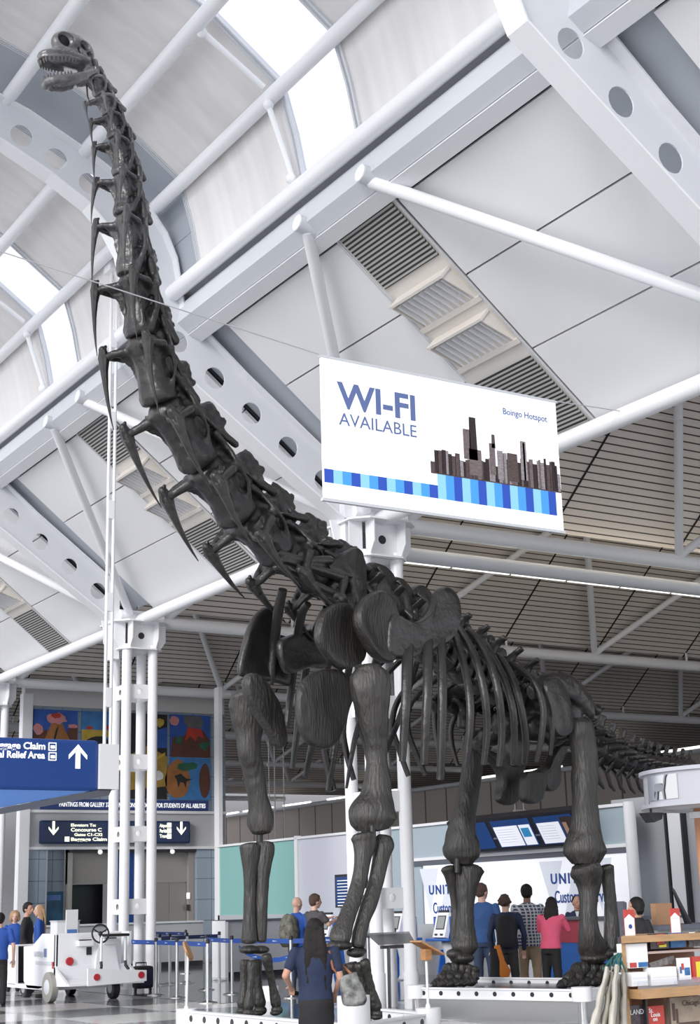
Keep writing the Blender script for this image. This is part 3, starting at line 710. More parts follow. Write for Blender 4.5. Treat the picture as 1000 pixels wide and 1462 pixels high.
slab('sternal_plate', [(349, 975), (354, 962), (366, 963), (380, 977), (394, 1005), (402, 1032), (406, 1062), (398, 1068), (388, 1052), (369, 1023), (354, 997)], -.35, .16, BONER, dish=-.25, flute=.006)
# upper arm, forearm, wrist, hand: left then right
shank('humerus', [(954, 508, 545), (966, 499, 556), (985, 498, 558), (1010, 505, 556), (1035, 514, 554), (1060, 521, 553), (1090, 523, 554), (1115, 520, 557), (1138, 513, 561), (1155, 503, 564), (1168, 499, 565), (1177, 504, 561)], .80, .62)
shank('humerus', [(990, 330, 360), (1004, 327, 372), (1023, 330, 375), (1044, 335, 375), (1071, 339, 372), (1092, 346, 375), (1116, 351, 380), (1140, 354, 384), (1160, 354, 390), (1176, 354, 392), (1186, 358, 389)], -.85, .62)
shank('radius', [(1194, 502, 535), (1204, 504, 536), (1225, 506, 530), (1255, 503, 524), (1285, 494, 516), (1312, 483, 507), (1332, 472, 503), (1342, 470, 500)], .80, .7)
shank('ulna', [(1196, 538, 560), (1206, 533, 562), (1225, 532, 556), (1255, 527, 549), (1285, 518, 540), (1312, 510, 530), (1335, 503, 524), (1350, 501, 521)], .88, .8)
shank('radius', [(1208, 343, 369), (1218, 344, 370), (1240, 347, 367), (1270, 349, 366), (1300, 348, 366), (1325, 346, 367), (1343, 344, 369)], -.92, .8)
shank('ulna', [(1205, 368, 391), (1216, 366, 391), (1240, 366, 386), (1270, 366, 383), (1300, 365, 382), (1325, 366, 382), (1343, 367, 381)], -.82, .8)
def blob(name, items, vox=.018, sm=3, par=None, disp=.015, m=None):
    mb = MB()
    for it in items:
        if len(it) == 5: x, y, w_, rx, rz = it; mb.ell(DP(x, y, w_), (rx, rx, rz), seg=14)
    return organic(mb.build(name, m or BONER, par or dino), vox, sm, disp)
blob('carpal', [(483, 1350, .82, .15, .06), (493, 1350, .82, .10, .05)]); blob('carpal', [(508, 1360, .88, .12, .06), (515, 1358, .88, .08, .05)])
blob('carpal', [(356, 1356, -.9, .14, .055), (372, 1356, -.85, .12, .055)])
for (x0, x1, y0, y1, ww, r) in ((351, 347, 1370, 1440, -1.0, .075), (365, 372, 1370, 1442, -.88, .075), (380, 396, 1362, 1440, -.70, .065), (361, 356, 1372, 1430, -.66, .06),
                                (502, 514, 1374, 1436, .78, .075), (514, 526, 1374, 1440, .92, .07), (492, 498, 1376, 1442, .70, .07), (520, 536, 1370, 1430, 1.05, .06)):
    a = DP(x0, y0, ww); b = DP(x1, y1, ww); mb = MB()
    b = a + (b-a)*((a.z-.37)/(a.z-b.z))
    mb.loft([a, a.lerp(b, .08), a.lerp(b, .3), a.lerp(b, .6), a.lerp(b, .9), b], [(r*.9, r*.7), (r*1.15, r*.95), (r*.8, r*.75), (r*.75, r*.7), (r*1.15, r), (r*.9, r*.8)], 16)
    o = mb.build('metacarpal', BONER, dino); organic(o, .014, 2, .012, tex2)
    mb = MB(); mb.ell(Vector((b.x, b.y, .335)), (r*1.2, r*1.1, .062), seg=14); mb.ell(Vector((b.x-.05, b.y-.04, .305)), (r*1.0, r*1.0, .035), seg=12); mb.build('toe_bone', BONER, o)
# hind legs
shank('femur', [(1031, 813, 846), (1045, 811, 849), (1065, 815, 852), (1090, 817, 854), (1115, 817, 853), (1140, 817, 853), (1165, 818, 855), (1185, 815, 858), (1203, 810, 863), (1216, 807, 866), (1226, 812, 862)], 1.0, .75)
shank('femur', [(1050, 668, 696), (1062, 662, 694), (1090, 660, 690), (1120, 656, 686), (1150, 650, 681), (1172, 643, 678), (1192, 637, 681), (1208, 634, 686), (1222, 636, 684), (1229, 642, 678)], -1.0, .75)
shank('tibia', [(1240, 813, 858), (1250, 817, 860), (1267, 825, 857), (1290, 829, 853), (1315, 829, 853), (1336, 827, 858), (1352, 826, 866), (1363, 832, 866)], 1.0, .8)
shank('fibula', [(1239, 854, 876), (1250, 858, 877), (1275, 862, 879), (1300, 865, 882), (1325, 865, 884), (1345, 864, 885), (1356, 866, 880)], 1.12, .8)
shank('tibia', [(1241, 646, 690), (1252, 647, 686), (1270, 650, 680), (1295, 653, 677), (1318, 652, 677), (1336, 650, 680), (1352, 646, 682), (1363, 652, 676)], -1.0, .8)
shank('fibula', [(1240, 630, 650), (1252, 635, 651), (1275, 642, 653), (1300, 645, 655), (1325, 644, 655), (1348, 644, 656)], -1.15, .8)
blob('ankle_bone', [(848, 1368, 1.0, .20, .09), (866, 1362, 1.1, .14, .08)]); blob('ankle_bone', [(660, 1368, -1.0, .19, .09), (648, 1362, -1.05, .12, .08)])
for (cx, ww, toes) in ((846, 1.0, ((828, 1380, 814, 1402), (838, 1378, 829, 1403), (850, 1378, 846, 1404), (862, 1378, 860, 1403), (872, 1380, 874, 1400))),
                       (658, -1.0, ((644, 1380, 634, 1401), (652, 1378, 645, 1403), (662, 1378, 658, 1404), (670, 1378, 671, 1403), (678, 1380, 682, 1399)))):
    for j, (x0, y0, x1, y1) in enumerate(toes):
        wj = ww + (j-2)*.06
        a = DP(x0, y0, wj); b = DP(x1, y1, wj) + DH*.10
        b.z = max(b.z, .46); mb = MB()
        mb.loft([a, a.lerp(b, .2), a.lerp(b, .5), a.lerp(b, .85), b], [(.08, .08), (.105, .09), (.075, .07), (.095, .085), (.07, .06)], 14)
        mb.ell(b+DH*.06-Vector((0, 0, .02)), (.085, .08, .075), seg=12); mb.caps(b+DH*.14-Vector((0, 0, .03)), b+DH*.24-Vector((0, 0, .05)), .06, .02, 10)
        organic(mb.build('foot_bone', BONER, dino), .016, 2, .02, tex2)
# iron rods that carry the limb bones
for (x, ya, yb, ww) in ((532, 1175, 1200, .85), (371, 1182, 1212, -.88), (653, 1226, 1246, -1.0), (838, 1226, 1246, 1.0)):
    MB().tube(DP(x, ya, ww), DP(x, yb, ww), .045, 14).build('armature_rod', IRON, dino)

# ---- ribs: left side traced, right side mirrored
def rib(pts, ws, wid, thick=.045, name='rib'):
    P = [DP(x, y, q) for (x, y), q in zip(pts, ws)]
    Q = []; R = []; N = len(P)
    for i in range(N-1):
        a, b, c_, d = P[max(0, i-1)], P[i], P[i+1], P[min(N-1, i+2)]
        for k in range(5):
            t = k/5; Q.append(.5*((2*b)+(c_-a)*t+(2*a-5*b+4*c_-d)*t*t+(3*b-a-3*c_+d)*t*t*t)); R.append(wid[i]+(wid[i+1]-wid[i])*t)
    Q.append(P[-1]); R.append(wid[-1])
    side = Vector((RT.x, RT.y, 0)).normalized()
    mb = MB(); mb.loft(Q, [(r, min(thick, r)) for r in R], 12, side=side, power=2.6); mb.build(name, BONE, dino)
    return Q, R
LR = [([(584, 905), (582, 940), (580, 1000), (577, 1050), (575, 1087)], [.7, .95, 1.05, 1.0, .95], [.075, .075, .065, .055, .045]),
      ([(611, 895), (611, 920), (611, 980), (608, 1040), (606, 1091)], [.6, .92, 1.1, 1.08, 1.0], [.075, .072, .065, .058, .05]),
      ([(629, 890), (630, 915), (632, 980), (631, 1050), (629, 1113)], [.6, .92, 1.12, 1.1, 1.0], [.068, .065, .064, .06, .052]),
      ([(646, 895), (652, 912), (666, 962), (672, 1010), (670, 1055), (665, 1096)], [.3, .7, 1.08, 1.2, 1.15, 1.05], [.045, .05, .055, .055, .05, .04]),
      ([(652, 892), (660, 903), (680, 942), (692, 990), (696, 1042), (691, 1092)], [.25, .6, 1.05, 1.2, 1.15, 1.05], [.045, .05, .055, .055, .052, .04]),
      ([(668, 899), (678, 908), (700, 946), (712, 990), (717, 1042), (713, 1094)], [.25, .6, 1.05, 1.2, 1.15, 1.05], [.045, .05, .055, .055, .052, .04]),
      ([(690, 915), (701, 932), (720, 970), (732, 1010), (735, 1050), (733, 1092)], [.25, .6, 1.0, 1.15, 1.1, 1.0], [.045, .05, .053, .053, .05, .04]),
      ([(706, 932), (720, 946), (736, 978), (746, 1018), (751, 1058), (749, 1091)], [.25, .6, 1.0, 1.1, 1.05, .95], [.04, .048, .052, .052, .05, .04]),
      ([(726, 945), (742, 955), (764, 974), (776, 1010), (774, 1050), (766, 1088)], [.25, .6, .95, 1.05, 1.0, .9], [.04, .046, .05, .05, .046, .035]),
      ([(758, 962), (772, 978), (786, 1010), (789, 1040), (786, 1078)], [.3, .7, .95, .98, .9], [.04, .045, .045, .042, .032])]
for i, (p, q, wd) in enumerate(LR):
    Q, R = rib(p, q, wd)
    if i >= 2:
        M = []
        for v in Q:
            o = v-DS; w_ = o.dot(DL); M.append(v - DL*2*w_ - DH*.15)
        mb = MB(); mb.loft(M, [(r*.9, min(.04, r*.9)) for r in R], 10, side=DH, power=2.6); mb.build('rib', BONE, dino)
for p, q, wd in (([(404, 842), (398, 870), (392, 920), (386, 977)], [-.15, -.35, -.7, -.85], [.06, .07, .065, .05]),
                 ([(440, 862), (430, 880), (421, 940), (414, 1000), (410, 1038)], [-.1, -.3, -.75, -.95, -.98], [.05, .065, .06, .05, .035]),
                 ([(466, 868), (452, 895), (438, 950), (426, 1030), (418, 1098)], [-.1, -.35, -.8, -1.0, -1.0], [.05, .055, .055, .05, .035]),
                 ([(480, 900), (462, 980), (448, 1050), (436, 1110)], [-.3, -.85, -1.0, -.95], [.05, .05, .048, .035]),
                 ([(505, 920), (490, 1000), (479, 1060), (469, 1130)], [-.3, -.9, -1.05, -1.0], [.05, .055, .055, .04]),
                 ([(540, 930), (522, 1000), (506, 1060), (495, 1125)], [-.3, -.95, -1.05, -1.0], [.05, .045, .04, .02]),
                 ([(600, 930), (573, 1018), (558, 1056), (540, 1100)], [-.3, -1.0, -1.05, -1.0], [.05, .045, .04, .03])):
    rib(p, q, wd)

# ---- skull: arch bars, orbit, snout, toothed jaws
skull_o = D(4.06, 0, 11.72)
sa = math.radians(-12)
SF = (DH*math.cos(sa) + Vector((0, 0, math.sin(sa)))); SU = (Vector((0, 0, 1))*math.cos(sa) - DH*math.sin(sa))
def K(x, y, z): return skull_o + SF*x + DL*y + SU*z
mb = MB()
RK = Matrix((SF, DL, SU)).transposed()
mb.ell(K(.29, 0, .21), (.255, .125, .185), RK, 28)
mb.ell(K(.19, 0, .23), (.18, .125, .15), RK, 22); mb.ell(K(.10, 0, .14), (.16, .150, .20), RK, 24); mb.ell(K(.06, 0, .02), (.10, .145, .17), RK, 20)
mb.loft([K(.10, 0, .02), K(.25, 0, .03), K(.42, 0, .035), K(.56, 0, .03), K(.66, 0, .02), K(.735, 0, .005), K(.775, 0, -.01)], [(.155, .06), (.172, .065), (.172, .070), (.160, .065), (.138, .058), (.100, .048), (.04, .03)], 30, side=DL)
for s in (-1, 1):
    mb.chain([K(.76, s*.02, -.035), K(.72, s*.09, -.04), K(.64, s*.135, -.04), K(.48, s*.165, -.035), K(.30, s*.168, -.035)], [.024, .026, .027, .027, .024], 10)
    mb.chain([K(.02, s*.14, .02), K(.03, s*.15, -.14)], [.035, .035], 10)
mb.loft([K(.20, 0, .10), K(.40, 0, .10), K(.54, 0, .085), K(.64, 0, .055)], [(.13, .06), (.125, .05), (.10, .045), (.06, .03)], 24, side=DL)
sk = mb.build('skull', BONES_PALE, dino); organic(sk, .010, 3, 0)
MB().ell(K(.375, 0, .245), (.10, .062, .095), RK, 18).ell(K(.125, 0, .20), (.075, .085, .075), RK, 18).ell(K(.24, 0, .12), (.05, .09, .05), RK, 14).build('shade_filler', mat('black_shade_fill', (.006, .006, .006), .7), dino)  # added black filler; paints the shade inside nostril and eye openings
cut = MB()
for s in (-1, 1):
    cut.ell(K(.395, s*.100, .250), (.115, .092, .110), RK, 24)          # great nostril
    cut.ell(K(.125, s*.155, .205), (.080, .130, .082), RK, 22)           # orbit
    cut.ell(K(.235, s*.160, .125), (.030, .11, .055), RK, 16)           # opening before the orbit
    cut.ell(K(.055, s*.160, .03), (.030, .100, .085), RK, 16)
    for k in range(7): cut.ell(K(.66-.055*k, s*(.150+.004*k), .052-.001*k), (.011, .02, .006), RK, 8)
cut.ell(K(.34, 0, -.09), (.34, .125, .085), RK, 22)
cut.ell(K(.10, 0, .10), (.06, .20, .05), RK, 14)
co = cut.build('cutter', BONE)
bo = sk.modifiers.new('openings', 'BOOLEAN'); bo.operation = 'DIFFERENCE'; bo.object = co; bo.solver = 'EXACT'; bo.use_self = True
sm_ = sk.modifiers.new('soften2', 'SMOOTH'); sm_.iterations = 2; sm_.factor = .4
bpy.context.view_layer.update(); dg_ = bpy.context.evaluated_depsgraph_get()
nm_ = bpy.data.meshes.new_from_object(sk.evaluated_get(dg_)); sk.modifiers.clear(); sk.data = nm_; bpy.data.objects.remove(co)
for f_ in nm_.polygons: f_.use_smooth = True
mb = MB()
JT = .40
def J(x, y, z):
    # jaw opens about its rear hinge
    c_, s_ = math.cos(-JT), math.sin(-JT); X = x*c_ - z*s_; Z = x*s_ + z*c_
    return K(.03+X, y, -.13+Z)
for s in (-1, 1):
    mb.chain([J(.70, 0, .07), J(.68, s*.07, .06), J(.60, s*.125, .04), J(.42, s*.15, .02), J(.22, s*.15, .01), J(.0, s*.15, .02)], [.062, .060, .055, .048, .052, .035], 10)
    mb.chain([J(.62, s*.08, -.0), J(.42, s*.135, -.03), J(.22, s*.145, -.03)], [.035, .035, .035], 8)
    mb.chain([J(.22, s*.15, .03), J(.12, s*.15, .09), J(.03, s*.15, .02)], [.03, .03, .03], 8)
jw = mb.build('lower_jaw', BONES_PALE, dino); organic(jw, .010, 3, .006, tex2)
TOOTH = mat('dark_tooth', (0.09, 0.085, 0.085), .3)
for s in (-1, 1):
    for par, base, dz in ((sk, [K(.745, .03*s, -.05), K(.74, s*.065, -.05), K(.71, s*.10, -.05), K(.67, s*.13, -.05), K(.62, s*.145, -.05), K(.57, s*.155, -.05), K(.52, s*.165, -.045), K(.47, s*.17, -.045), K(.42, s*.17, -.045), K(.37, s*.17, -.04)], -1),
                          (jw, [J(.71, .03*s, .10), J(.70, s*.065, .10), J(.67, s*.095, .09), J(.63, s*.12, .085), J(.58, s*.135, .08), J(.53, s*.145, .07), J(.48, s*.15, .065), J(.43, s*.15, .06)], 1)):
        for j, p in enumerate(base):
            up = SU*dz*(.070-.003*j)
            MB().loft([p-up*.3, p+up*.4, p+up], [.015, .015, .004], 8).build('tooth', TOOTH, par)
# slim throat bones under the head
for (a, b) in (((134, 104), (136, 130)), ((124, 122), (130, 152))):
    MB().chain([DP(*a, .05), DP((a[0]+b[0])/2-2, (a[1]+b[1])/2, .05), DP(*b, .05)], [.012, .01, .004], 8).build('throat_bone', BONE, dino)
# ------------------------------------------------------------------ walls and desks around the aisle
XW = 20.0
LAV = mat('pale_lavender_wall', (0.60, 0.62, 0.70), 0.5); TEAL = mat('teal_glazed_wall', (0.25, 0.48, 0.46), 0.25)
GREYW = mat('grey_wall_panel', (0.42, 0.44, 0.47), 0.5); BGREY = mat('blue_grey_wall_panel', (0.36, 0.44, 0.50), 0.45); DKGREY = mat('charcoal_trim', (0.10, 0.11, 0.14), 0.5)
WBOARD = mat('white_backdrop_board', (0.86, 0.87, 0.92), 0.5, emit=(.9, .93, 1), estr=.22); PALEG = mat('pale_grey_print', (0.66, 0.69, 0.76), 0.5, emit=(.8, .85, 1), estr=.12)
NAVY = mat('navy_print', (0.01, 0.06, 0.30), 0.5)
wr = bpy.data.objects.new('wall_right', None); C.objects.link(wr); wr.location = (XW, 30, 0); wr['kind'] = 'structure'
def wb(y0, y1, z0, z1, m, x=XW, t=.12, name='wall_panel'): return MB().bb((x, y0, z0), (x+t, y1, z1)).build(name, m, wr, smooth=False)
wb(21.8, 29.0, 2.60, 3.31, BGREY); wb(21.8, 29.3, 2.42, 2.53, DKGREY, XW-.04, .16); wb(21.8, 29.3, 2.53, 2.60, WHITE, XW-.06, .18)
wb(21.8, 28.9, 1.12, 2.42, WBOARD, XW-.02); wb(21.8, 34.6, 0, 1.12, GREYW, XW-.01)
wb(29.0, 31.2, 1.12, 3.33, BGREY); wb(31.2, 34.7, 1.12, 3.34, LAV); wb(34.82, 39.4, 1.40, 3.36, TEAL); wb(34.7, 39.4, 0, 1.40, GREYW, XW-.02)
wb(34.68, 34.84, 0, 3.40, WHITE, XW-.06); wb(39.3, 39.6, 0, 8, WHITE, XW-.02); wb(31.1, 31.25, 1.1, 3.36, WHITE, XW-.03)
wb(21.8, 39.4, 3.31, 3.37, WHITE, XW-.06, .2, 'wall_cap')
# lettering on the backdrop, read from the hall
RY = (0, -1, 0); UZ = (0, 0, 1)
for (x0, yy, x1) in ((613, 1277, 0), (787, 1262, 0)):
    p = onX(x0, yy, XW-.03)
    # pale triangles of the backdrop print
    for (a, b) in ((0, 1), (1, 0), (2, 1)):
        oy = p.y+.35-a*.75
        MB().prism([(XW-.025, oy, 2.35 if b else 1.3), (XW-.025, oy-.75, 2.35 if b else 1.3), (XW-.025, oy-.375, 1.35 if b else 2.3)], (-.004, 0, 0)).build('pale_triangle', PALEG, wr, smooth=False)
    text('lettering', 'UNITED', .20, (XW-.035, p.y, onX(x0, yy, XW).z+.0), RY, UZ, NAVY, wr, .004, .035, 1.30, spacing=1.25)
    q = onX(x0+6, yy+27, XW-.03)
    text('lettering', 'Customer Service', .24, (XW-.035, q.y, q.z), RY, UZ, NAVY, wr, .004, .01, 1.75)
tag(MB().tube((19.75, 21.55, 0), (19.75, 21.55, 3.36), .115, 24).build('round_post', WHITE), 'white round post at the right end of the lettered backdrop wall', 'post')
w2 = bpy.data.objects.new('wall_right', None); C.objects.link(w2); w2.location = (20.6, 16, 0); w2['kind'] = 'structure'
for (y0, y1, m) in ((19.95, 23.0, GREYW), (18.2, 19.75, BGREY), (16.2, 18.0, GREYW), (12, 16.1, BGREY)): MB().bb((20.6, y0, 0), (20.75, y1, 3.5)).build('wall_panel', m, w2, smooth=False)
for y, hw in ((21.15, .17), (20.35, .06), (18.1, .09), (16.15, .09)): MB().bb((20.5, y-hw, 0), (20.7, y+hw, 3.5)).build('pilaster', WHITE, w2, smooth=False)
for y in (21.38, 20.93, 18.23, 17.97): MB().bb((20.48, y-.025, 0), (20.6, y+.025, 3.5)).build('shadow_gap', DARK, w2, smooth=False)
MB().bb((19.5, 12, .85), (20.6, 21.0, .95)).build('back_worktop', DKGREY, w2, smooth=False)

# hanging screens above the backdrop
SCR = mat('lit_screen_white', (0.5, 0.5, 0.55), .3, emit=(.75, .78, .85), estr=.55); SCRB = mat('lit_screen_blue', (0.01, 0.03, .10), .3, emit=(.01, .05, .20), estr=.4)
SKINP = mat('printed_skin_tone', (.5, .3, .22), .5); 
sr = thing('screen_bank', 'row of tilted dark-framed monitors above the lettered backdrop', 'monitor', (19.7, 24.5, 2.75))
def tl(y, z): # tilted face
    return Vector((19.35+(3.25-z)*.55, y, z))
def tquad(y0, y1, z0, z1, off, m, name, par):
    o = Vector((-.88, 0, -.48))*off
    return MB().prism([tl(y0, z0)+o, tl(y1, z0)+o, tl(y1, z1)+o, tl(y0, z1)+o], (-.006, 0, -.003)).build(name, m, par, smooth=False)
ys = [26.9, 25.55, 24.1, 22.75]
MB().prism([tl(27.0, 2.62), tl(22.65, 2.62), tl(22.65, 3.28), tl(27.0, 3.28)], (.16, 0, .1)).build('screen_frame', BLACK, sr, smooth=False)
MB().bb((19.55, 24.0, 2.85), (20.0, 25.6, 3.15)).build('wall_mount', DKGREY, sr, smooth=False)
for i in range(3):
    y0, y1 = ys[i]-.08, ys[i+1]+.08
    s_ = tquad(y0, y1, 2.68, 3.22, .01, SCRB, 'screen', sr)
    if i == 0: continue
    tquad(y0-.04, y1+.45, 2.70, 3.10, .018, SCR, 'screen_page', s_)
    for k in range(6): tquad(y0-.10, y1+.60, 3.04-k*.05, 3.05-k*.05, .026, PALEG, 'page_line', s_)
    if i == 1: tquad(y1+.36, y1+.10, 2.86, 3.04, .02, mat('cyan_emblem', (.05, .35, .7), .4), 'picture', s_); tquad(y1+.40, y1+.04, 2.70, 3.10, .016, SCR, 'page_side', s_)
    else:
        tquad(y1+.38, y1+.03, 2.68, 3.18, .018, mat('dark_hair_picture', (.05, .03, .025), .5), 'picture', s_)
        tquad(y1+.34, y1+.22, 2.86, 3.08, .026, SKINP, 'picture_face', s_)
pb = thing('notice_screen', 'blue notice screen on the wall left of the four-tube column', 'monitor', (19.8, 31.2, 2.0))
a = onX(478, 1249, 19.8); b = onX(520, 1295, 19.8)
MB().bb((19.8, a.y, b.z), (19.95, b.y, a.z)).build('screen_frame', BLACK, pb, smooth=False)
MB().bb((19.785, a.y-.06, b.z+.06), (19.8, b.y+.06, a.z-.06)).build('screen', SCRB, pb, smooth=False)
mb = MB()
for k in range(9): mb.bb((19.778, a.y-.15, a.z-.16-k*.075), (19.785, a.y-.15-(.9 if k % 3 else .6), a.z-.145-k*.075))
mb.build('text_rows', LETTER, pb, smooth=False)

# self-service kiosks along the wall
KB = mat('blue_kiosk_shell', (0.015, 0.10, 0.42), 0.3); KW = mat('white_kiosk_face', (0.82, 0.83, 0.86), 0.35); KSCR = mat('grey_green_screen', (.25, .28, .27), .15)
def kiosk(y, label, x=18.7):
    t = thing('check_in_kiosk', label, 'kiosk', (x, y, 0))
    MB().loft([(x+.25, y, .0), (x+.25, y, .10), (x+.18, y, .45), (x+.12, y, .80)], [(.30, .22), (.26, .2), (.16, .15), (.20, .16)], 20, side=(0, 1, 0)).build('pedestal', GREYST, t)
    MB().prism([(x-.05, y+.30, 0), (x+.30, y+.30, 0), (x+.22, y+.30, .62), (x+.08, y+.30, .62)], (0, -.04, 0)).build('foot_fin', KB, t, smooth=False)
    MB().prism([(x-.05, y-.30, 0), (x+.30, y-.30, 0), (x+.22, y-.30, .62), (x+.08, y-.30, .62)], (0, .04, 0)).build('foot_fin', KB, t, smooth=False)
    MB().bb((x-.22, y-.42, .80), (x+.35, y+.42, .86), .02).build('ledge', KB, t, smooth=False)
    mb = MB(); n = 14; pts = []
    for k in range(n+1):
        a = -math.pi/2 + math.pi*k/n; pts.append((x+.12+.30*math.cos(a), y+.36*math.sin(a)))
    pts += [(x-.02, y+.36), (x-.02, y-.36)]
    mb.prism([(p[0], p[1], .86) for p in pts], (0, 0, .44)); mb.build('shell', KB, t, smooth=False)
    f = [(x-.16, .88), (x-.02, 1.38)]
    face = MB().prism([(f[0][0], y+.22, f[0][1]), (f[0][0], y-.22, f[0][1]), (f[1][0], y-.22, f[1][1]), (f[1][0], y+.22, f[1][1])], (.10, 0, -.02)).build('face_plate', KW, t, smooth=False)
    g = lambda z: f[0][0]+(z-f[0][1])/(f[1][1]-f[0][1])*(f[1][0]-f[0][0])-.008
    MB().prism([(g(1.04), y+.15, 1.04), (g(1.04), y-.15, 1.04), (g(1.32), y-.15, 1.32), (g(1.32), y+.15, 1.32)], (.006, 0, 0)).build('bezel', BLACK, face, smooth=False)
    MB().prism([(g(1.06)-.004, y+.125, 1.06), (g(1.06)-.004, y-.125, 1.06), (g(1.30)-.004, y-.125, 1.30), (g(1.30)-.004, y+.125, 1.30)], (.004, 0, 0)).build('screen', KSCR, face, smooth=False)
    for dy in (.10, -.10): MB().bb((g(.93)-.01, y+dy-.04, .92), (g(.93)+.02, y+dy+.04, .955)).build('slot', BLACK, face, smooth=False)
    MB().bb((x-.02, y-.15, 1.38), (x+.05, y+.15, 1.43)).build('top_reader', BLACK, t, smooth=False)
kiosk(26.35, 'blue check-in kiosk with white face between the column and the hind leg')
kiosk(28.1, 'blue check-in kiosk half hidden behind the four-tube column')
kiosk(31.1, 'check-in kiosk where the grey-shirted man stands, left of the column')

# service desk
dk = thing('service_desk', 'service desk, blue below and red to white above, beside the pink-shirted woman', 'desk', (17.4, 19.5, 0))
MB().bb((17.2, 18.6, 0), (17.9, 21.2, .86)).build('desk_body', mat('bright_blue_desk', (0.01, 0.13, 0.50), 0.4), dk, smooth=False)
gm = mat('red_to_white_print', (1, 1, 1), .4); nt = gm.node_tree; tc = nt.nodes.new('ShaderNodeTexCoord'); sx_ = nt.nodes.new('ShaderNodeSeparateXYZ'); cr_ = nt.nodes.new('ShaderNodeMapRange')
cr_.inputs[1].default_value = 19.75; cr_.inputs[2].default_value = 20.25; nt.links.new(tc.outputs['Object'], sx_.inputs[0]); nt.links.new(sx_.outputs[1], cr_.inputs[0])
mx_ = nt.nodes.new('ShaderNodeMix'); mx_.data_type = 'RGBA'; mx_.inputs[6].default_value = (.75, .72, .74, 1); mx_.inputs[7].default_value = (.42, .03, .06, 1)
nt.links.new(cr_.outputs[0], mx_.inputs[0]); nt.links.new(mx_.outputs[2], nt.nodes['Principled BSDF'].inputs['Base Color'])
MB().bb((17.18, 18.6, .86), (17.9, 21.2, 1.24)).build('desk_front', gm, dk, smooth=False)
MB().bb((17.1, 18.5, 1.24), (18.0, 21.25, 1.28)).build('desk_top', DKGREY, dk, smooth=False)
# grey counters at the queue
q1 = thing('counter_wall', 'low grey counter with a white end and dark plinth behind the queue posts', 'counter', (18.5, 33, 0))
MB().bb((16.76, 32.6, .12), (19.9, 33.2, 1.28)).build('counter_body', LAV if False else mat('cool_grey_laminate', (.42, .43, .47), .45), q1, smooth=False)
MB().bb((16.80, 32.65, 0), (19.9, 33.1, .12)).build('plinth', BLACK, q1, smooth=False)
MB().bb((16.70, 32.55, 0), (16.78, 33.25, 1.30)).build('end_panel', WHITE, q1, smooth=False)
MB().bb((16.72, 32.55, 1.28), (19.9, 33.25, 1.32)).build('counter_top', DKGREY, q1, smooth=False)
q2 = thing('counter_wall', 'long low grey wall with dark plinth in front of the elevator doors', 'low wall', (17, 40.3, 0))
MB().bb((14.4, 40.2, .15), (19.9, 40.45, 1.22)).build('counter_body', mat('grey_low_wall', (.40, .41, .44), .5), q2, smooth=False)
MB().bb((14.4, 40.22, 0), (19.9, 40.4, .15)).build('plinth', BLACK, q2, smooth=False)
MB().bb((14.4, 40.15, 1.22), (19.9, 40.5, 1.27)).build('wall_cap', GREYST, q2, smooth=False)

# ------------------------------------------------------------------ elevator block
YE = 42.0
TILE = stripes('blue_grey_glass_tile', (0.27, 0.34, 0.42), (0.10, 0.13, 0.18), 0, .62, .035, .3, 2, .62, .035)
eb = bpy.data.objects.new('wall_back', None); C.objects.link(eb); eb.location = (18, YE, 0); eb['kind'] = 'structure'
def ew(x0, x1, z0, z1, m, y=YE, t=.15, name='wall_panel', par=None): return MB().bb((x0, y, z0), (x1, y+t, z1)).build(name, m, par or eb, smooth=False)
ew(15.0, 21.6, 4.5, 7.6, TILE, YE+.03); ew(14.9, 21.5, 7.55, 8.1, mat('pale_fascia', (.62, .6, .6), .6), YE-.1, .3)
ew(15.0, 21.6, 3.42, 4.5, mat('grey_header', (.48, .49, .52), .5), YE); ew(15.0, 21.6, 4.44, 4.52, WHITE, YE-.06, .1, 'wall_trim'); ew(15.0, 21.4, 3.38, 3.46, WHITE, YE-.06, .1, 'wall_trim')
ew(14.85, 15.15, 0, 7.9, WHITE, YE-.12, .3); ew(21.2, 21.42, 0, 7.9, WHITE, YE-.1, .25)
ew(15.15, 15.75, 0, 3.4, TILE, YE+.02); ew(20.6, 21.25, 0, 3.4, TILE, YE+.02)
ew(15.75, 16.5, 0, 3.4, TILE, YE+.55); ew(15.73, 15.77, 0, 3.4, GREYW, YE, .6)
BGD = mat('taupe_elevator_front', (.30, .285, .27), .5); 
ew(16.5, 20.62, 2.4, 3.4, BGD, YE+.3); ew(16.5, 16.62, 0, 3.4, mat('taupe_frame', (.42, .40, .38), .4), YE+.2, .3); ew(20.4, 20.62, 0, 3.4, BGD, YE+.2, .3)
ew(18.0, 18.6, 0, 3.4, NAVY, YE+.28)
ew(16.5, 20.6, 3.3, 3.42, BLACK, YE+.1, .4, 'soffit')
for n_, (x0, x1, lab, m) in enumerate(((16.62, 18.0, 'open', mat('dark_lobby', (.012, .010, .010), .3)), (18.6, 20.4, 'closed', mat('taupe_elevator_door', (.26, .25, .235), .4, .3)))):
    d = bpy.data.objects.new('door_%d' % (n_+1), None); C.objects.link(d); d.location = ((x0+x1)/2, YE+.35, 0); d['kind'] = 'structure'
    if n_ == 0: ew(x0, x1, 0, 2.4, m, YE+1.2, .1, 'door_recess', d); ew(x0-.02, x0, 0, 2.4, BGD, YE+.3, 1, 'door_jamb', d)
    else:
        for k in range(3): ew(x0+k*.6+.01, x0+k*.6+.59, 0, 2.38, m, YE+.33, .05, 'door_leaf', d)
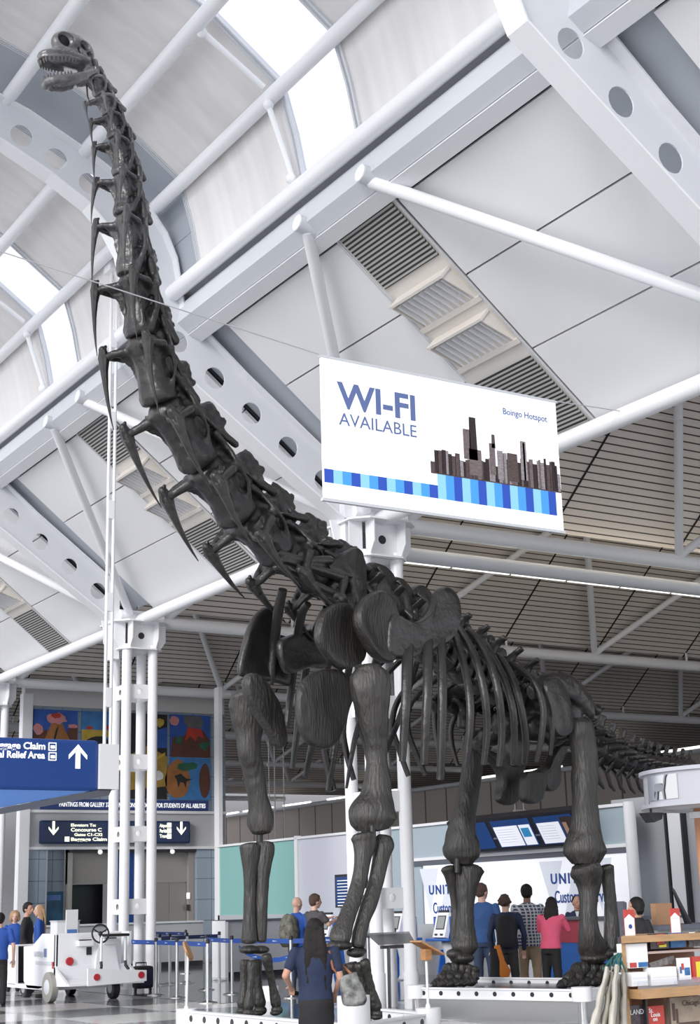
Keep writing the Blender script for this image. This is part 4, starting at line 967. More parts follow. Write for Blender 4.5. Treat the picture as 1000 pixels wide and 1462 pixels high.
for (x, z) in ((17.35, 3.30), (19.7, 3.30)):
    t = thing('ceiling_spotlight', 'small white spotlight under the %s end of the elevator sign' % ('left' if x < 18 else 'right'), 'spotlight', (x, YE-.1, 3.3))
    MB().ell((x, YE-.12, 3.30), (.07, .07, .07)).build('lamp_head', LETTER, t); MB().tube((x, YE-.1, 3.3), (x, YE+.1, 3.42), .02, 8).build('lamp_arm', WHITE, t)
for (x, z0, m) in ((20.33, 1.9, LETTER), (20.33, 1.55, BLACK)): tag(ew(x, x+.10, z0, z0+.18, m, YE+.17, .03, 'call_panel'), '%s call panel on the frame of the closed elevator door' % ('white' if m is LETTER else 'black'), 'panel'); bpy.context.scene.collection.objects[-1].parent = None
# elevator sign
def eword(s, px, py, par, h=.13, m=YLETTER, y=YE-.24, align='LEFT', width=None):
    p = onY(px, py, y); return text('lettering', s, h, (p.x, y-.005, p.z), (1, 0, 0), UZ, m, par, .004, .03, width, align)
def arrow(cx, z, y, w_, h, up, m, par, name='arrow'):
    s = 1 if up else -1; mb = MB()
    mb.prism([(cx-w_*.13, y, z-s*h/2), (cx+w_*.13, y, z-s*h/2), (cx+w_*.13, y, z+s*h*.28), (cx-w_*.13, y, z+s*h*.28)], (0, -.006, 0))
    mb.prism([(cx, y, z+s*h/2), (cx+w_/2, y, z+s*h*.06), (cx+w_/2, y, z-s*h*.12), (cx, y, z+s*h*.30)], (0, -.006, 0)); mb.prism([(cx, y, z+s*h/2), (cx-w_/2, y, z+s*h*.06), (cx-w_/2, y, z-s*h*.12), (cx, y, z+s*h*.30)], (0, -.006, 0))
    return mb.build(name, m, par, smooth=False)
es = thing('elevator_sign', 'long dark blue sign with pale lettering over the elevator doors', 'sign', (18, YE-.1, 3.6))
a = onY(59, 1171, YE-.22); b = onY(272, 1204, YE-.22)
MB().bb((a.x, YE-.22, b.z), (b.x, YE-.02, a.z), .05).build('sign_panel', mat('midnight_blue_sign', (.012, .03, .10), .4), es, smooth=False)
eword('Elevators To:', 101, 1180, es, .085, width=.78); eword('Concourse C', 101, 1187, es, .10, width=.96); eword('Gates C1-C32', 106, 1193.5, es, .08, width=.88); eword('Baggage Claim', 101, 1200.5, es, .095, width=1.12)
eword('Airport', 228, 1181, es, .10, width=.30); eword('Parking', 228, 1188.5, es, .10, width=.30); eword('Trams', 228, 1196, es, .10, width=.30)
for (px, py) in ((96, 1198), (242, 1178), (242, 1186), (242, 1194)):
    p = onY(px, py, YE-.24); MB().bb((p.x-.07, YE-.235, p.z-.07), (p.x+.07, YE-.225, p.z+.07)).build('pictogram', YLETTER, es, smooth=False)
for px in (76.5, 259): p = onY(px, 1182.5, YE-.22); arrow(p.x, p.z, YE-.222, .30, .40, False, YLETTER, es)
# band of lettering under the children's pictures
bd = thing('gallery_band', 'dark blue band with a line of white capitals under the paintings', 'sign', (18, YE-.1, 4.5))
a = onY(59, 1142, YE-.06); b = onY(294, 1160, YE-.06); MB().bb((a.x, YE-.06, 4.54), (20.95, YE+.02, 4.84)).build('band_panel', mat('blue_band', (.012, .04, .20), .4), bd, smooth=False)
text('lettering', 'PAINTINGS FROM GALLERY 37 CONNECTIONS', .13, (16.05, YE-.07, 4.62), (1, 0, 0), UZ, LETTER, bd, .004, .02, 2.45)
text('lettering', 'PROGRAM FOR STUDENTS OF ALL ABILITIES', .13, (18.62, YE-.07, 4.62), (1, 0, 0), UZ, LETTER, bd, .004, .02, 2.22)
# paintings
PC = {k: mat('paint_'+k, v, .6, var=.35, vscale=2.5) for k, v in dict(blue=(.03, .12, .50), red=(.60, .05, .03), orange=(.42, .17, .05), brown=(.14, .05, .03), green=(.03, .16, .09), pink=(.75, .30, .32), yellow=(.65, .45, .06), black=(.02, .02, .02), white=(.8, .8, .8), ochre=(.45, .28, .05), grey=(.15, .15, .16), sky=(.06, .25, .60)).items()}
def painting(x0, x1, z0, z1, ground, shapes, label):
    t = thing('painting', label, 'painting', ((x0+x1)/2, YE, z0)); y = YE-.02
    MB().bb((x0, y, z0), (x1, y+.05, z1)).build('canvas', PC[ground], t, smooth=False)
    for i, (col, pts) in enumerate(shapes):
        yy = y-.004*(i+1)
        MB().prism([(x0+(x1-x0)*u, yy, z0+(z1-z0)*v) for u, v in pts], (0, .003, 0)).build('painted_shape', PC[col], t, smooth=False)
def rnd(cx, cy, rx, ry, n=12, j=.18, seed=1):
    r_ = random.Random(seed); return [(cx+rx*(1+r_.uniform(-j, j))*math.cos(2*math.pi*k/n), cy+ry*(1+r_.uniform(-j, j))*math.sin(2*math.pi*k/n)) for k in range(n)]
painting(15.22, 16.6, 6.15, 7.46, 'blue', [('brown', [(0, 0), (0, .45), (.3, .55), (.35, 0)]), ('brown', [(.7, 0), (.78, .58), (1, .66), (1, 0)]), ('orange', [(.12, 0), (.40, .70), (.64, .70), (.98, 0)]), ('pink', rnd(.52, .80, .22, .13, 14, .25, 3)), ('pink', rnd(.10, .55, .12, .12, 10, .2, 4)), ('pink', rnd(.88, .64, .12, .05, 10, .2, 9)), ('red', rnd(.50, .86, .10, .06, 10, .3, 5)), ('black', [(.44, .30), (.50, .55), (.56, .66), (.53, .5), (.48, .28)])], 'painting of an orange volcano under a pink cloud, leftmost in the row')
painting(16.73, 17.95, 6.0, 7.47, 'sky', [('yellow', [(0, .1), (0, .62), (1, .62), (1, .45), (.5, .5), (.5, .1)]), ('black', rnd(.45, .36, .32, .12, 14, .2, 6)), ('green', [(0, 0), (0, .12), (1, .1), (1, 0)]), ('red', rnd(.2, .66, .1, .04, 8, .2, 7)), ('red', rnd(.7, .68, .1, .04, 8, .2, 8))], 'yellow and black painting, second from the left in the row')
painting(18.2, 19.55, 4.88, 7.47, 'black', [('ochre', [(.1, .1), (.05, .5), (.5, .62), (1, .5), (1, .15)]), ('blue', [(.6, .6), (.65, .8), (1, .85), (1, .6)]), ('yellow', [(.5, .42), (.95, .55), (.95, .52), (.5, .38)]), ('white', rnd(.75, .27, .16, .06, 10, .2, 10)), ('yellow', rnd(.8, .9, .12, .05, 8, .3, 11))], 'dark painting half hidden by the white column tubes')
painting(19.66, 21.04, 6.18, 7.49, 'blue', [('brown', [(0, 0), (.05, .45), (.35, .5), (.42, .66), (.80, .66), (1, .4), (1, 0)]), ('grey', [(.32, .98), (.36, .78), (.45, .70), (.78, .70), (.82, .85), (.75, .98)]), ('red', [(.36, .38), (.42, .70), (.76, .68), (.84, .45), (.7, .52), (.62, .38), (.5, .5)]), ('pink', rnd(.1, .85, .12, .12, 8, .3, 12)), ('green', rnd(.86, .28, .14, .12, 9, .45, 13)), ('green', rnd(.2, .38, .1, .1, 9, .45, 14)), ('brown', [(.9, 0), (.88, .25), (.92, .25), (.96, 0)])], 'painting of a dark volcano with red lava and palms, top right')
painting(19.66, 21.04, 4.86, 6.16, 'sky', [('orange', rnd(.18, .48, .30, .46, 16, .06, 15)), ('brown', rnd(1.0-.14, .46, .14, .42, 14, .05, 16)), ('green', rnd(.42, .80, .24, .10, 12, .3, 17)), ('black', [(.10, .56), (.25, .62), (.40, .50), (.56, .50), (.40, .44), (.38, .28), (.33, .40), (.24, .42), (.2, .28), (.16, .46)])], 'painting of a running black reptile on an orange disc, bottom right')
# cabinet poster and stand sign
ps = thing('lit_poster', 'lit blue poster in the recess left of the open elevator', 'poster', (16.0, YE+.5, 1.5)); MB().bb((15.85, YE+.48, 1.0), (16.45, YE+.55, 2.2)).build('poster_sheet', mat('blue_water_print', (.03, .16, .32), .4, var=.6, vscale=3), ps, smooth=False)
MB().bb((15.92, YE+.47, 1.95), (16.38, YE+.48, 2.1)).build('poster_title', LBLUE, ps, smooth=False)
ss = thing('stand_sign', 'white upright notice card standing beside the pale cabinet', 'sign', (16.0, 38.0, 0))
a = onY(95, 1299, 38); b = onY(111, 1335, 38); MB().bb((a.x, 38, b.z-.6), (b.x, 38.05, a.z)).build('card', WHITE, ss, smooth=False)
MB().bb((a.x+.03, 37.99, a.z-.6), (b.x-.03, 38.0, a.z-.5)).build('blue_stripe', LBLUE, ss, smooth=False); MB().bb((a.x-.06, 37.9, 0), (b.x+.06, 38.2, .05)).bb((a.x+.1, 38.0, .04), (b.x-.1, 38.04, b.z-.58)).build('base', GREYST, ss, smooth=False)
cb = thing('cabinet', 'pale grey cabinet left of the white notice card', 'cabinet', (15.2, 38.2, 0)); a = onY(82, 1316, 38.2); MB().bb((a.x, 38.2, 0), (a.x+.62, 38.7, a.z)).build('cabinet_body', WHITE, cb, smooth=False); MB().bb((a.x-.02, 38.18, a.z), (a.x+.64, 38.72, a.z+.03)).build('cabinet_top', GREYST, cb, smooth=False)
# wall far left beyond the farthest column
struct(MB().bb((8, 47, 0), (15, 47.2, 9)).build('wall_left', GREYW, smooth=False))

# ------------------------------------------------------------------ hanging signs
hs_ = thing('hanging_direction_sign', 'big blue hanging sign with a white up arrow at the left edge', 'sign', (7.6, 22.5, 3.5))
MB().bb((4.6, 22.5, 3.46), (9.27, 22.72, 4.28), .06).build('sign_panel', BLUE, hs_, smooth=False)
MB().prism([(4.6, 22.52, 3.47), (9.15, 22.52, 3.47), (4.6, 22.52, 2.62)], (0, .18, 0)).build('lower_fin', LBLUE, hs_, smooth=False)
MB().prism([(4.6, 22.49, 2.62), (9.25, 22.49, 3.48), (9.5, 22.49, 3.50), (9.45, 22.49, 3.40), (9.15, 22.49, 3.36), (4.6, 22.49, 2.54)], (0, .24, 0)).build('fin_rim', DKGREY, hs_, smooth=False)
MB().bb((9.27, 22.45, 3.50), (9.60, 22.78, 4.22)).build('end_box', WHITE, hs_, smooth=False)
def sw_(s, px, py, h, width): p = onY(px, py, 22.49); text('lettering', s, h, (p.x-width, 22.492, p.z), (1, 0, 0), UZ, LETTER, hs_, .004, .03, width)
sw_('Baggage Claim', 64, 1070, .105, .90); sw_('Animal Relief Area', 64.5, 1083, .105, 1.06)
for py in (1066, 1080):
    p = onY(75, py, 22.49); pic = MB().bb((p.x-.065, 22.488, p.z-.065), (p.x+.065, 22.496, p.z+.065), .01).build('pictogram', LETTER, hs_, smooth=False)
    MB().bb((p.x-.05, 22.484, p.z-.05), (p.x+.05, 22.49, p.z+.05)).build('pictogram_ground', BLUE, pic, smooth=False); MB().bb((p.x-.035, 22.480, p.z-.03), (p.x+.035, 22.486, p.z+.02), .008).build('pictogram_mark', LETTER, pic, smooth=False)
p = onY(111.5, 1080, 22.49); arrow(p.x, p.z, 22.495, .31, .385, True, LETTER, hs_)
for px in (149, 157.5):
    a = onY(px, 1066, 22.6); MB().tube((a.x, 22.6, 4.15), (a.x, 22.6, 12.62), .028, 12).build('hanger_tube', WHITE, hs_)
ax, bx = onY(149, 1066, 22.6).x, onY(157.5, 1066, 22.6).x
for z in (5.0, 6.6, 8.2, 9.8, 11.3): MB().bb((ax, 22.57, z-.16), (bx, 22.63, z+.16)).build('hanger_link', WHITE, hs_, smooth=False)
MB().bb((ax-.10, 22.45, 12.55), (bx+.08, 22.75, 12.80), .03).build('hanger_clamp', WHITE, hs_, smooth=False)

wf = thing('billboard', 'large white hanging billboard reading WI-FI AVAILABLE with a city skyline', 'billboard', (10.3, 14, 6.13))
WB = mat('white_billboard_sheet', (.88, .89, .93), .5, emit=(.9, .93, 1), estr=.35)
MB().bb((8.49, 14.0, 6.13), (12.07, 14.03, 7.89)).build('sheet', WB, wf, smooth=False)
MB().bb((8.47, 13.99, 6.11), (12.09, 14.04, 6.145)).bb((8.47, 13.99, 7.875), (12.09, 14.04, 7.905)).build('rail', GREYST, wf, smooth=False)
LGB = mat('slate_blue_print', (.12, .17, .38), .6); yf = 13.998
text('lettering', 'WI-FI', .315, (8.72, yf, 7.29), (1, 0, 0), UZ, LGB, wf, .002, .035, 1.12); text('lettering', 'AVAILABLE', .155, (8.72, yf, 7.07), (1, 0, 0), UZ, LGB, wf, .002, .0, 1.11)
text('lettering', 'Boingo Hotspot', .085, (11.18, yf, 7.585), (1, 0, 0), UZ, LGB, wf, .002, .01, .72); FAINT = mat('faint_print', (.70, .72, .80), .6, emit=(.9, .93, 1), estr=.2); text('lettering', 'SSID', .05, (11.18, yf, 7.71), (1, 0, 0), UZ, FAINT, wf, .002)
text('lettering', "O'HARE INTERNATIONAL AIRPORT", .05, (8.75, yf, 6.72), (1, 0, 0), UZ, FAINT, wf, .002, 0, 1.12)
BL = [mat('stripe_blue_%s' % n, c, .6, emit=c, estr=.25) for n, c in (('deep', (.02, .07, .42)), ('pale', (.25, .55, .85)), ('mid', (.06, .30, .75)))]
xs = [8.50+i*.124 for i in range(30)]
for i in range(29):
    x = xs[i]; lo, hi = (6.335, 6.50) if x < 10.0 else (6.335-.0*(x-10), 6.645)
    if x+.124 > 12.07: break
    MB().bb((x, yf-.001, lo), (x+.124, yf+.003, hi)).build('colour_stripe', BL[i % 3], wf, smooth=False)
BRN = [mat('brown_tower_%d' % i, c, .7, var=.5, vscale=18, stretch=(1, 1, 3)) for i, c in enumerate(((.045, .025, .028), (.13, .09, .09), (.24, .19, .19), (.40, .36, .38)))]
rr_ = random.Random(5); x = 10.08
MB().prism([(10.02, yf, 6.646), (12.07, yf, 6.646), (12.07, yf, 6.70), (10.02, yf, 6.80)], (0, .002, 0)).build('shoreline', BRN[1], wf, smooth=False)
while x < 12.03:
    wd = rr_.uniform(.03, .075); top = 6.86+rr_.uniform(0, .12)+(.10 if 11.1 < x < 12 else 0)
    MB().prism([(x, yf-.001, 6.66), (min(12.06, x+wd), yf-.001, 6.66), (min(12.06, x+wd), yf-.001, top), (x, yf-.001, top)], (0, -.001, 0)).build('skyline_tower', BRN[rr_.randrange(4)], wf, smooth=False); x += wd*.9
for (x0, x1, z0, z1, tp, m) in ((10.53, 10.64, 6.9, 7.29, 0, 2), (10.62, 10.745, 6.9, 7.46, .012, 0), (10.61, 10.80, 6.7, 7.04, 0, 2), (10.93, 11.02, 6.75, 7.16, 0, 2), (10.97, 11.03, 7.1, 7.28, .006, 1), (11.42, 11.53, 6.74, 7.26, .01, 3), (11.47, 11.50, 6.74, 7.24, 0, 1), (11.2, 11.38, 6.7, 7.07, .01, 1), (11.05, 11.14, 6.7, 7.08, 0, 3)):
    MB().prism([(x0, yf-.004, z0), (x1, yf-.004, z0), (x1-tp, yf-.004, z1), (x0+tp, yf-.004, z1)], (0, -.001, 0)).build('skyline_tower', BRN[m], wf, smooth=False)
CW = mat('thin_steel_cable', (.6, .6, .62), .4, .6)
for pts, lab in (([(-1.0, 14, 9.0), (4.56, 14, 8.36), (8.50, 14, 7.90)], 'thin cable running left from the billboard across the neck bones'), ([(12.06, 14, 7.90), (14.72, 14, 8.0), (17.5, 14, 8.3)], 'thin cable running right from the billboard corner')):
    tag(MB().loft([Vector(p) for p in pts], .008, 6).build('steel_cable', CW), lab, 'cable')

# ------------------------------------------------------------------ platforms under the skeleton
PLW = mat('white_rail', (.78, .79, .82), .4); GLD = mat('dark_green_glass_deck', (.05, .09, .08), .08)
HOLE = BLACK
def rail(par, a, b, z, h=.13, n=None, name='rail'):
    a = Vector((a[0], a[1], 0)); b = Vector((b[0], b[1], 0)); d = (b-a); L = d.length; d.normalize(); nn = Vector((-d.y, d.x, 0))
    M = Matrix((( d.x, nn.x, 0), (d.y, nn.y, 0), (0, 0, 1)))
    o = MB().box((a+b)/2+Vector((0, 0, z-h/2)), (L, .05, h), M, .006).box((a+b)/2+Vector((0, 0, z)), (L, .09, .022), M).box((a+b)/2+Vector((0, 0, z-h)), (L, .09, .022), M).build(name, PLW, par, smooth=False)
    k = n or max(2, int(L/.30))
    for i in range(k):
        c = a + d*(L*(i+.5)/k) + Vector((0, 0, z-h/2)); MB().tube(c-nn*.027, c+nn*.027, h*.25, 16).build('rail_hole', HOLE, o)
    return o
fp = thing('display_platform', 'low white-railed platform under the front legs of the skeleton', 'platform', (9.3, 15.8, 0))
FPc = [(7.95, 16.5), (8.15, 13.1), (9.50, 13.75), (9.55, 14.7), (10.6, 15.8), (11.0, 20.0)]
MB().prism([(x, y, .20) for x, y in FPc], (0, 0, .06)).build('glass_deck', GLD, fp, smooth=False)
MB().prism([(x*.97+.28, y*.97+.48, 0) for x, y in FPc], (0, 0, .20)).build('platform_base', CHROME, fp, smooth=False)
for i, n_ in ((0, 11), (1, 4), (2, 3)): rail(fp, FPc[i], FPc[(i+1) % 6], .44, .15, n_)
for (x, y), r, h in ((FPc[0], .12, .47), (FPc[1], .165, .72), (FPc[2], .135, .50), (FPc[5], .12, .47)):
    MB().tube((x, y, 0), (x, y, h), r, 30).build('corner_drum', PLW, fp)
hp = thing('display_platform', 'steel-sided platform with holed grey rails under the hind feet', 'platform', (14.2, 17.8, 0))
HPc = [(12.43, 18.28), (13.38, 15.78), (15.75, 16.5), (14.55, 19.9)]
MB().prism([(x, y, .30) for x, y in HPc], (0, 0, .05)).build('deck', mat('dark_deck', (.08, .085, .09), .2), hp, smooth=False)
MB().prism([(x*.98+.28, y*.98+.35, 0) for x, y in HPc], (0, 0, .30)).build('steel_side', CHROME, hp, smooth=False)
for i, n_ in ((0, 9), (1, 8), (2, 11), (3, 8)): rail(hp, HPc[i], HPc[(i+1) % 4], .42, .13, n_)
for x, y in HPc: MB().tube((x, y, .28), (x, y, .46), .135, 30).build('corner_drum', PLW, hp); MB().tube((x, y, .0), (x, y, .28), .06, 20).build('steel_leg', CHROME, hp)
# reading boards on poles
WOODT = mat('honey_wood', (.50, .25, .10), .5, var=.3, vscale=8, stretch=(1, 1, 6))
def lectern(x, y, z0, zt, label, ang, m, rx=.17, ry=.10, tilt=.9):
    t = thing('reading_board', label, 'reading board', (x, y, z0)); MB().tube((x, y, z0), (x+.02, y, zt), .014, 12).build('pole', WHITE, t)
    R_ = Matrix.Rotation(ang, 3, 'Z') @ Matrix.Rotation(tilt, 3, 'X'); mb = MB(); mb.loft([Vector((x+.02, y, zt))+R_ @ Vector((0, 0, -.012)), Vector((x+.02, y, zt))+R_ @ Vector((0, 0, .012))], [(rx, ry)]*2, 28, side=R_ @ Vector((1, 0, 0))); mb.build('oval_board', m, t)
    MB().loft([(x, y, z0), (x, y, z0+.03)], [.03, .02], 12).build('foot', WHITE, t)
    return t
lectern(7.95, 16.5, .47, 1.12, 'oval wooden reading board on a thin pole at the left corner drum', 1.0, WOODT, .20, .12, 1.15)
t = thing('reading_board', 'small slanted wooden reading board on the drum right of the column', 'reading board', (9.5, 13.75, .5))
p = Vector((9.50, 13.75, .5)); MB().tube(p, p+Vector((0, 0, .53)), .014, 12).build('pole', WHITE, t); MB().loft([p, p+Vector((0, 0, .042))], [.03, .02], 12).build('foot', WHITE, t)
R_ = Matrix.Rotation(.45, 3, 'Y'); MB().box(p+Vector((.02, 0, .62)), (.34, .22, .02), R_, .004).build('slanted_board', WOODT, t, smooth=False); MB().box(p+Vector((0, 0, .55)), (.09, .10, .12), None, .01).build('board_block', WOODT, t, smooth=False)
t = thing('glass_topped_stand', 'grey glass-topped reading stand on a dark pole before the column tubes', 'reading board', (10.6, 16.1, .26))
a = onY(557, 1447, 16.1); p = Vector((a.x, 16.1, .26)); q = onY(555, 1352, 16.1); MB().tube(p, (q.x, 16.1, q.z), .022, 12).build('pole', mat('gunmetal_pole', (.12, .12, .13), .3, .8), t)
MB().prism([(q.x-.02-.36, 16.0, q.z+.16), (q.x+.25, 16.0, q.z+.16), (q.x+.50, 16.25, q.z+.03), (q.x-.05, 16.25, q.z+.02)], (0, 0, .02)).build('glass_top', mat('smoky_glass_sheet', (.30, .31, .33), .1, alpha=.75), t, smooth=False); MB().bb((q.x-.1, 16.08, q.z-.02), (q.x+.22, 16.14, q.z+.02)).build('bracket', BLACK, t, smooth=False)

# ------------------------------------------------------------------ queue posts and belts
BELT = mat('blue_queue_belt', (.015, .07, .32), .5); BELTD = mat('dark_blue_queue_belt', (.01, .025, .11), .5)
posts = [(12.52, 27.34), (14.24, 30.9), (14.56, 31.06), (12.44, 26.23), (15.06, 31.24), (12.15, 24.36), (13.97, 28.08), (15.87, 31.23), (17.2, 35.74), (17.3, 38.2), (13.61, 26.25), (13.75, 24.2), (14.93, 23.45), (12.9, 33.0), (18.2, 27.5)]
pl = ['left-hand queue post beside the black suitcase', 'queue post just right of the white column tubes', 'thin-looking queue post behind the wooden oval board', 'queue post directly behind the wooden oval board', 'queue post seen just right of the oval board', 'nearest bright queue post at the belt corner', 'queue post half hidden behind the nearest bright one', 'queue post before the low grey counter end', 'distant queue post against the long low wall', 'farthest queue post at the dark blue belts', 'queue post standing just left of the front leg bones', 'queue post beside the men in blue and grey shirts', 'queue post between front leg and column tubes', 'queue post hidden beyond the white cart', 'queue post near the kiosks behind the column']
base = None
for i, (x, y) in enumerate(posts):
    if base is None:
        base = thing('queue_post', 'stainless ' + pl[i], 'queue post', (0, 0, 0), group='stainless queue posts')
        MB().loft([(0, 0, .0), (0, 0, .015), (0, 0, .03), (0, 0, .045)], [.17, .17, .10, .03], 28).build('base_disc', CHROME, base); MB().tube((0, 0, .04), (0, 0, 1.0), .032, 20).build('post_tube', CHROME, base)
        MB().tube((0, 0, 1.0), (0, 0, 1.06), .036, 20).ell((0, 0, 1.06), (.036, .036, .02)).build('belt_head', BLACK, base); o = base
    else: o = copy_tree(base)
    o.location = (x, y, 0.006 if x > 13 else 0); o['label'] = 'stainless ' + pl[i]
WA = mat('belt_print', (.5, .55, .7), .5)
def belt(a, b, lab, m=BELT, z=.985, sag=0.0):
    A = Vector((*a, z)); B = Vector((*b, z)); t = thing('queue_belt', lab, 'belt', A, group='blue retractable queue belts'); mb = MB(); n = 8; d = (B-A).normalized(); A = A+d*.04; B = B-d*.04; P = []
    for k in range(n+1): p = A.lerp(B, k/n); p.z -= sag*4*(k/n)*(1-k/n); P.append(p)
    nn = Vector((-d.y, d.x, 0))
    for k in range(n): mb.prism([P[k]-Vector((0, 0, .042)), P[k+1]-Vector((0, 0, .042)), P[k+1]+Vector((0, 0, .042)), P[k]+Vector((0, 0, .042))], nn*.004)
    mb.build('webbing', m, t, smooth=False)
    s = -1 if (nn.dot(Vector((CAM.x, CAM.y, 0))-A) < 0) else 1
    mk = MB(); c = max(1, int((B-A).length/.75))
    for k in range(c):
        u = (k+.5)/c; p = A.lerp(B, u); p.z -= sag*4*u*(1-u); mk.prism([p-d*.08-Vector((0, 0, .010))+nn*(.006 if s > 0 else -.003), p+d*.10-Vector((0, 0, .004))+nn*(.006 if s > 0 else -.003), p-d*.06+Vector((0, 0, .012))+nn*(.006 if s > 0 else -.003)], nn*.002*s)
    mk.build('belt_mark', WA, t, smooth=False)
belt(posts[0], posts[3], 'blue belt from the suitcase post to the oval-board post'); belt(posts[3], posts[5], 'blue belt to the nearest bright corner post'); belt(posts[6], posts[10], 'blue belt from the half-hidden post to the post by the front leg')
belt((12.9, 33.0), posts[0], 'blue belt running left behind the white cart'); belt(posts[10], posts[11], 'blue belt passing behind the front leg bones'); belt(posts[11], posts[12], 'blue belt passing behind the long-haired woman')
belt(posts[1], posts[4], 'dark blue belt right of the column tubes', BELTD); belt(posts[4], posts[7], 'dark blue belt before the grey counter', BELTD); belt(posts[9], posts[8], 'farthest dark blue belt near the low wall', BELTD); belt(posts[2], posts[9], 'dark blue belt running away beside the low wall', BELTD)
belt(posts[12], (18.2, 27.5), 'blue belt between column tubes and kiosks'); belt((13.9, 23.9), (13.66, 26.1), 'loose blue belt sagging behind the front leg', BELT, .86, .22)

# thin hanging rods in the aisle
def rods(xs_, yt, yb, Y, lab):
    t = thing('hanging_rod_frame', lab, 'rod frame', onY(xs_[0], yb, Y))
    for x in xs_: a = onY(x, yt, Y); b = onY(xs_[-1], yt, Y); c_ = onY(xs_[0], yb, Y); MB().tube((a.x, Y, c_.z), (a.x, Y, 7.9), .022, 8).build('rod', WHITE, t)
    a = onY(xs_[0]-2, yt, Y); b = onY(xs_[-1]+2, yt, Y); MB().bb((a.x, Y-.04, a.z-.05), (b.x, Y+.04, a.z+.05)).build('cross_bar', WHITE, t, smooth=False)
rods((384, 392, 405), 1092, 1199, YN(3), 'white hanging rods with a cross bar behind the right front leg of the skeleton')
rods((736, 748), 1158, 1166, YN(2), 'pair of thin white hanging rods between the hind legs above the monitors')
# ------------------------------------------------------------------ people
SKIN = mat('warm_skin', (.48, .26, .18), .5); SKIND = mat('brown_skin', (.22, .11, .07), .5); SKINL = mat('fair_skin', (.58, .36, .28), .5)
HAIRB = mat('black_hair', (.008, .005, .005), .5, spec=.3, bump=.4, bscale=60, stretch=(6, 6, 1)); HAIRBR = mat('brown_hair', (.07, .035, .022), .45, bump=.6, bscale=60, stretch=(6, 6, 1)); HAIRBL = mat('blond_hair', (.42, .26, .14), .45, bump=.6, bscale=60, stretch=(6, 6, 1))
HAIRG = mat('greying_hair', (.16, .14, .13), .6)
CL = {k: mat('cloth_'+k, v, .8, bump=.25, bscale=9, var=.12, vscale=6) for k, v in dict(navy=(.012, .022, .060), black=(.012, .012, .014), blue=(.03, .09, .26), royal=(.02, .08, .36), grey=(.07, .065, .07), khaki=(.30, .22, .14), pink=(.70, .10, .19), darkgrey=(.035, .033, .033), white=(.75, .75, .78), jeans=(.03, .05, .10)).items()}
PLAID = stripes('plaid_shirt_cloth', (.04, .06, .13), (.50, .50, .50), 0, .052, .34, .8, 2, .052, .34)
